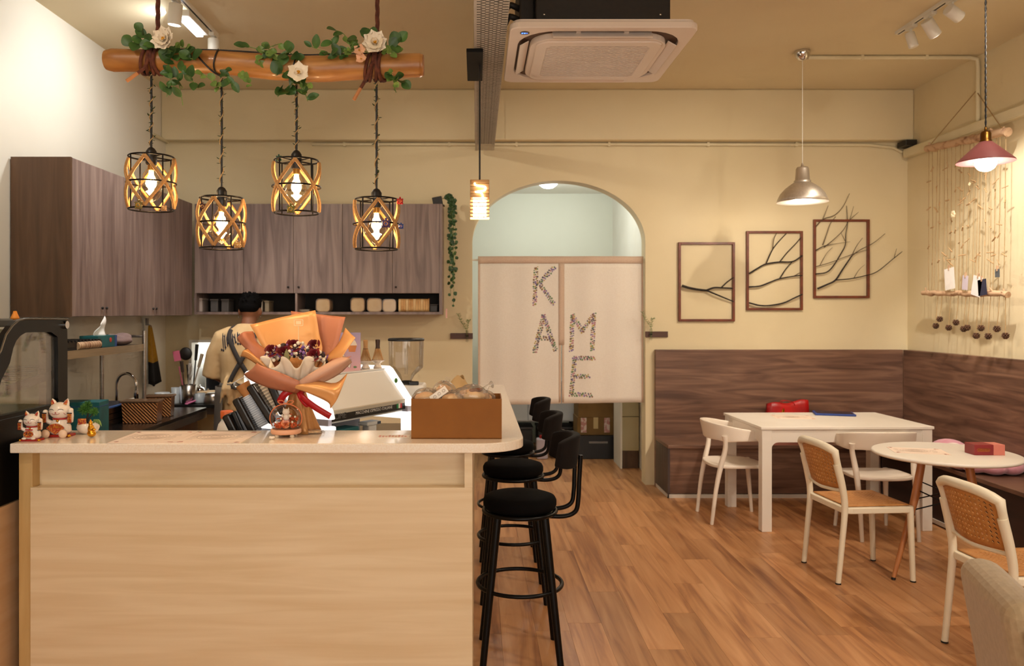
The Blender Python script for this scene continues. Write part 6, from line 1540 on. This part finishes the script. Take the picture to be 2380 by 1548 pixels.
t = T('cutting_board', 'pale wooden board leaning on the prep table', 'board', (at(510, 0, 7.0).x, 7.02, .80), 0); MB().box(-.19, .16, -.09, .10, 0, .075).go('board', M('pale_board', 'd3ae78', .6, col2='c69f66', sc=2, st=(1, 1, 12)), t, bevel=.004)
t = T('orange_plate', 'orange plate on the prep table behind the bowl', 'plate', (at(520, 0, 6.86).x, 6.85, .80)); MB().lathe([(.0005, 0), (.05, 0), (.095, .04), (.096, .044), (.05, .008), (.0005, .006)], n=28).go('plate', M('orange_glaze', 'cf7a44', .4), t)
one('pink_spoon', MB().tube([at(437, 938, 6.66), at(455, 931, 6.68)], .008, 8).ell(at(434, 939, 6.66), (.018, .014, .006), 10, 6), M('pink_silicone', 'e07aa8', .5), 'pink silicone spoon lying on the prep table', 'spoon', loc=at(445, 936, 6.67))
t = T('steel_kettle', 'small round chrome kettle in the lit hatch', 'kettle', (at(462, 0, 7.05).x, 7.08, .80)); MB().lathe([(.0005, 0), (.045, 0), (.055, .02), (.055, .075), (.04, .10), (.02, .108), (.008, .112), (.010, .125), (.0005, .13)], n=24).go('body', chrome, t); MB().tube([(.05, 0, .06), (.075, 0, .09)], .008, 8).go('spout', chrome, t)
t = T('microwave_oven', 'white and black oven standing inside the lit hatch', 'oven', (-2.25, 7.66, .80))
MB().box(-.30, .30, -.19, .19, 0, .30).go('body', whitepl, t, bevel=.008); MB().box(-.285, .285, -.20, -.19, .012, .165).go('door', M('oven_glass', '0f1218', .15), t); MB().box(-.30, .30, -.204, -.19, .172, .30).go('control_panel', M('pale_blue_white', 'cdd6e2', .4), t, bevel=.003)
MB().box(-.13, .02, -.207, -.203, .235, .255).go('display', blackp, t)
# ---------------------------------------------------------------- things on the open shelf
sb = sz0+.022
lf_ = M('loaf_crust', 'c08a4e', .6, col2='d9ab70', sc=10); lf2 = M('loaf_end', 'e3c08c', .7, col2='d8b078', sc=12)
def loaf(px, w, hpx, label, depth=.16, mat_=None, lying=False):
    p = at(px, 0, 7.0); w_ = w*7.0/F; h_ = hpx*7.0/F; t = T('bread_loaf', label, 'bread', (p.x, 7.03, sb), 0, 'loaves on the open shelf')
    pr = rrect(-w_/2, w_/2, 0, h_, min(w_, h_)*.28, 5)
    MB().prism(pr, -depth/2, depth/2, 'y').go('loaf', mat_ or lf_, t, bevel=.006)
    MB().prism(rrect(-w_*.44, w_*.44, h_*.06, h_*.94, min(w_, h_)*.25, 5), -depth/2-.003, -depth/2, 'y').go('cut_face', lf2, t)
    MB().prism(rrect(-w_*.53, w_*.53, 0, h_*1.05, min(w_, h_)*.28, 5), -depth/2-.006, depth/2+.004, 'y').go('film_wrap', film, t)
loaf(753, 31, 30, 'square loaf standing alone at the left of the right shelf half'); loaf(833, 31, 32, 'tall loaf in shiny film, left of the loaf group'); loaf(872, 33, 31, 'glossy wrapped loaf in the middle of the loaf group'); loaf(906, 30, 29, 'pale plain loaf right of the glossy one')
p = at(962, 0, 7.0); t = T('bread_loaf', 'long sliced loaf lying at the right end of the shelf', 'bread', (p.x, 7.0, sb), 0, 'loaves on the open shelf')
for k in range(12): MB().prism(rrect(-.055, .055, 0, .115, .03, 5), -.13+.0215*k, -.13+.0215*k+.02, 'x').go('slice', lf_ if k % 3 else lf2, t)
MB().prism(rrect(-.057, .057, 0, .118, .03, 5), .13, .137, 'x').go('heel', lf_, t)
MB().box(.135, .1405, -.02, .02, .05, .08).go('stamp', cook, t)
def tub(px, w, h, col, label, nm='storage_jar'):
    p = at(px, 0, 7.0); w_ = w*7/F; h_ = h*7/F; t = T(nm, label, 'container', (p.x, 7.05, sb), 0, 'containers on the left open shelf')
    MB().box(-w_/2, w_/2, -.08, .08, 0, h_*.86).go('body', M('tub_'+col, col, .5, col2=None), t, bevel=.006); MB().box(-w_/2-.003, w_/2+.003, -.083, .083, h_*.86, h_).go('lid', M('tub_lid_'+col, col, .4), t, bevel=.003)
tub(463, 19, 32, 'b9a99f', 'pale box at the far left end of the open shelf'); tub(500, 17, 30, '55514f', 'dark grey container second from the left on the shelf'); tub(525, 17, 30, '55504d', 'dark grey container left of the person on the shelf'); tub(607, 10, 28, 'a89a88', 'narrow pale container right of the person on the shelf'); tub(622, 10, 26, '8f8068', 'narrow tan container right of the pale one on the shelf'); tub(708, 26, 6, '8a7a66', 'low flat container on the shelf left of the loaves'); tub(1008, 18, 18, '3a3432', 'dark jar at the right end of the shelf')
# ---------------------------------------------------------------- ivy
t = T('ivy_pot', 'black pot with ivy trailing down beside the wall cabinets', 'potted plant', (at(1022, 0, 7.0).x-.0, 7.06, cz1+.002))
MB().box(-.055, .03, -.05, .05, 0, .075, RY(-.2) @ TR(0, 0, .005)).go('pot', blackp, t, bevel=.004)
MB().box(-.05, .04, -.045, .045, -.001, .008).go('base', blackp, t)
rr = random.Random(17); ivy = leafmesh(.016, .030, 'ivy_leaf', M('ivy_green', '24401c', .5, col2='34552a', sc=30, rnd=.3))
for s in range(6):
    ex = rr.uniform(-.01, .08); L_ = (.95, .6, .75, .5, .85, .68)[s]*.92
    P = spline([(.02, -.03, .06), (.075+ex*.5, -.06, .07), (.09+ex*.6, -.07, -.05), (.085+ex*.7+rr.uniform(-.02, .02), -.06, -L_*.5), (.085+ex*.5+rr.uniform(-.02, .02), -.05, -L_)], 8)
    MB().tube(P, .0018, 4).go('vine_stem', green2, t)
    for i in range(4, len(P), 1):
        d = Vector((rr.uniform(-1, 1), rr.uniform(-1, .2), rr.uniform(-1, .3))).normalized(); X = look(P[i], Vector((rr.uniform(-.5, .5), -1, .3)), rr.uniform(0, 6.28))
        OB('ivy_leaf', ivy, t, X @ SCL(rr.uniform(.7, 1.25)))
# ================================================================ person
PX, PYY = at(572, 0, 6.3).x, 6.30
t = T('person', 'person in a cream tee shirt and grey apron seen from behind, head bent, working', 'person', (PX, PYY, 0))
skin = M('skin', '8a5a3e', .55, col2='80523a', sc=10, sub=.1)
m = MB()
m.ell((.01, .075, 1.60), (.078, .098, .112), 20, 14)                       # skull, bent forward
m.ell((.01, .135, 1.555), (.058, .055, .07), 14, 10).tube([(.01, .03, 1.44), (.01, .06, 1.56)], [.062, .056], 14)
m.ell((.01, .195, 1.565), (.014, .022, .022), 8, 6)
for s in (-1, 1): m.ell((.01+s*.082, .075, 1.575), (.014, .024, .034), 10, 8)
m.tube([(0, .0, .95), (0, -.005, 1.1), (0, .0, 1.25), (0, .01, 1.38), (0, .02, 1.45)], [.15, .14, .16, .16, .08], 18, flat=.72)
for s in (-1, 1):
    m.tube([(s*.12, .01, 1.40), (s*.20, .01, 1.36), (s*.27, .03, 1.22), (s*.29, .08, 1.08), (s*.25, .22, 1.02), (s*.17, .34, 1.03)], [.06, .058, .050, .044, .038, .028], 12)
    hb_ = Vector((s*.17, .34, 1.03)); dv = Vector((-s*.3, .9, -.1)).normalized(); sd = Vector((dv.y, -dv.x, 0)).normalized()
    m.tube([hb_, hb_+dv*.045, hb_+dv*.085], [.026, .036, .034], 10, flat=.6)
    for f_ in range(4):
        o_ = hb_+dv*.08+sd*(f_-1.5)*.019; l_ = (.062, .072, .068, .052)[f_]
        m.tube([o_, o_+dv*l_*.5+Vector((0, 0, -.008)), o_+dv*l_*.85+Vector((0, 0, -.03))], [.0095, .009, .0075], 8)
    th = hb_+dv*.03-sd*s*.03*(1 if s > 0 else 1); m.tube([th, th-sd*s*.02+dv*.03, th-sd*s*.02+dv*.055+Vector((0, 0, -.012))], [.012, .011, .009], 8)
    m.tube([(s*.09, 0, .95), (s*.10, .01, .52), (s*.10, -.02, .1), (s*.10, -.01, .05)], [.095, .06, .04, .04], 12)
    m.ell((s*.10, .06, .04), (.045, .12, .04), 12, 8)
tag(m.go('body', skin, t, remesh=.008), 'bare neck and forearms')
hair = M('black_hair', '040303', .85, col2='080606', sc=60, spec=.1)
m = MB().ell((.01, .08, 1.635), (.088, .108, .092), 22, 14).ell((.01, .035, 1.61), (.080, .07, .06), 18, 10).ell((.0, .12, 1.68), (.07, .07, .045), 14, 8)
for k in range(60):
    a, b_ = R.uniform(0, 6.28), R.uniform(.2, 1.3); d = Vector((cos(a)*cos(b_), sin(a)*cos(b_), sin(b_))); p = Vector((.01, .08, 1.635))+Vector((d.x*.085, d.y*.105, d.z*.09)); m.tube([p, p+d*.018+Vector((0, 0, .006))], [.010, .004], 5)
m.go('hair', hair, t, remesh=.006)
tee = M('cream_tee', 'd9b98a', .9, col2='d0ae7e', sc=12, bump=.3, bsc=25)
m = MB().tube([(0, .0, .80), (0, 0, .92), (0, -.005, 1.10), (0, .0, 1.25), (0, .01, 1.36), (0, .02, 1.43), (0, .03, 1.475)], [.205, .20, .195, .215, .205, .125, .078], 24, flat=.68)
for s in (-1, 1): m.tube([(s*.10, .015, 1.40), (s*.185, .01, 1.365), (s*.24, .02, 1.24), (s*.275, .05, 1.06)], [.075, .085, .085, .095], 16, flat=.95)
for k in range(6): m.tube([(-.16+.06*k, -.135, .86), (-.13+.05*k, -.15, .98), (-.12+.05*k, -.13, 1.08)], [.012, .022, .008], 8)
m.go('tee_shirt', tee, t, remesh=.012)
ap = M('grey_apron', '6b6258', .9, col2='5f574e', sc=10); st_ = M('dark_strap', '3b3634', .9)
def band(pts_, w, nm, mat_):
    P = spline(pts_, 6); m = MB(); n = len(P); vs = []
    for i, p in enumerate(P):
        d = (P[min(i+1, n-1)]-P[max(i-1, 0)]).normalized(); s = d.cross(Vector((0, -1, .15))).normalized()*w/2; vs += [p-s, p+s]
    m.add(vs, [(2*i, 2*i+1, 2*i+3, 2*i+2) for i in range(n-1)], True); m.go(nm, mat_, t, solid=.004)
band([(-.09, .04, 1.462), (-.105, -.055, 1.428), (-.09, -.128, 1.36), (-.02, -.158, 1.22), (.05, -.152, 1.10), (.09, -.145, 1.02)], .035, 'apron_strap', st_)
band([(.09, .04, 1.462), (.105, -.055, 1.428), (.09, -.128, 1.36), (.02, -.158, 1.22), (-.05, -.152, 1.10), (-.09, -.145, 1.02)], .035, 'apron_strap', st_)
band([(-.21, .0, 1.0), (-.15, -.13, 1.0), (0, -.165, 1.0), (.15, -.13, 1.0), (.21, 0, 1.0)], .04, 'apron_tie', ap)
for s in (-1, 1): MB().tube(spline([(.02, -.17, 1.0), (.02+s*.05, -.185, 1.03), (.02+s*.08, -.18, 1.0), (.02+s*.04, -.18, .98), (.02, -.17, 1.0)], 5), .009, 6, flat=.5).go('apron_bow', st_, t)
def apr(u, v):
    a = lerp(.55, PI-.55, u); r = .225+.03*(1-v); return Vector((r*cos(a)*1.0, r*sin(a)*.78, lerp(.45, 1.25, v)))
MB().grid(apr, 20, 10).go('apron', ap, t, solid=.004)
def apb(s):
    def fn(u, v): a = lerp(.5, -.95, u); r = .235+.02*(1-v); return Vector((s*r*cos(a), r*sin(a)*.78, lerp(.45, .99, v)))
    return fn
for s in (-1, 1): MB().grid(apb(s), 12, 8).go('apron_side', ap, t, solid=.004)
# spiky lettering across the back of the shirt, laid on the cloth
from mathutils.bvhtree import BVHTree
tob = [c for c in t.children if c.name.startswith('tee_shirt')][0]
dg_ = bpy.context.evaluated_depsgraph_get(); bv = BVHTree.FromObject(tob, dg_)
def onshirt(x, z):
    h = bv.ray_cast(Vector((x, -1, z)), Vector((0, 1, 0)))[0]
    return Vector((x, (h.y if h else -.13)-.003, z))
navy = M('navy_print', '23263a', .9)
for i in range(13):
    x = -.155+.0185*i+(.012 if i > 3 else 0); top = 1.405+.0002*i+(.012 if i % 3 == 0 else 0)-max(0, .17*(-x-.10)); L_ = (.125, .12, .10, .085, .075)[min(i, 4)]; zb_ = top-L_; w_ = .0045
    m = MB().grid(lambda u, v: onshirt(x+.016*(.5-v)*1.2+(u-.5)*2*w_*(1-.7*abs(2*v-1)**4), lerp(zb_, top, v)), 2, 10)
    m.grid(lambda u, v: onshirt(x-.010+(u+v-1)*.009, zb_-.004+(v-u)*.011), 2, 2)
    if i % 2 == 0: m.grid(lambda u, v: onshirt(x+.018*u, top-.02-.018*u+.008*(v-.5)), 3, 1)
    m.go('back_print', navy, t, solid=.0015)
m = MB()
for s in (-1, 1): m.tube([(s*.085, 0, .97), (s*.10, .0, .5), (s*.10, -.02, .09)], [.115, .085, .07], 16)
m.go('trousers', M('dark_trousers', '2c2a2c', .9), t)
for s in (-1, 1): MB().ell((s*.10, .05, .045), (.055, .14, .05), 14, 8).go('shoe', blackp, t)
for s in (-1, 1): MB().tube([Vector((.01+s*.088, .065, 1.542))+Vector((0, .008*cos(a), .010*sin(a)-.008)) for a in [2*PI*i/12 for i in range(12)]], .0018, 5, closed=True).go('earring', chrome, t)
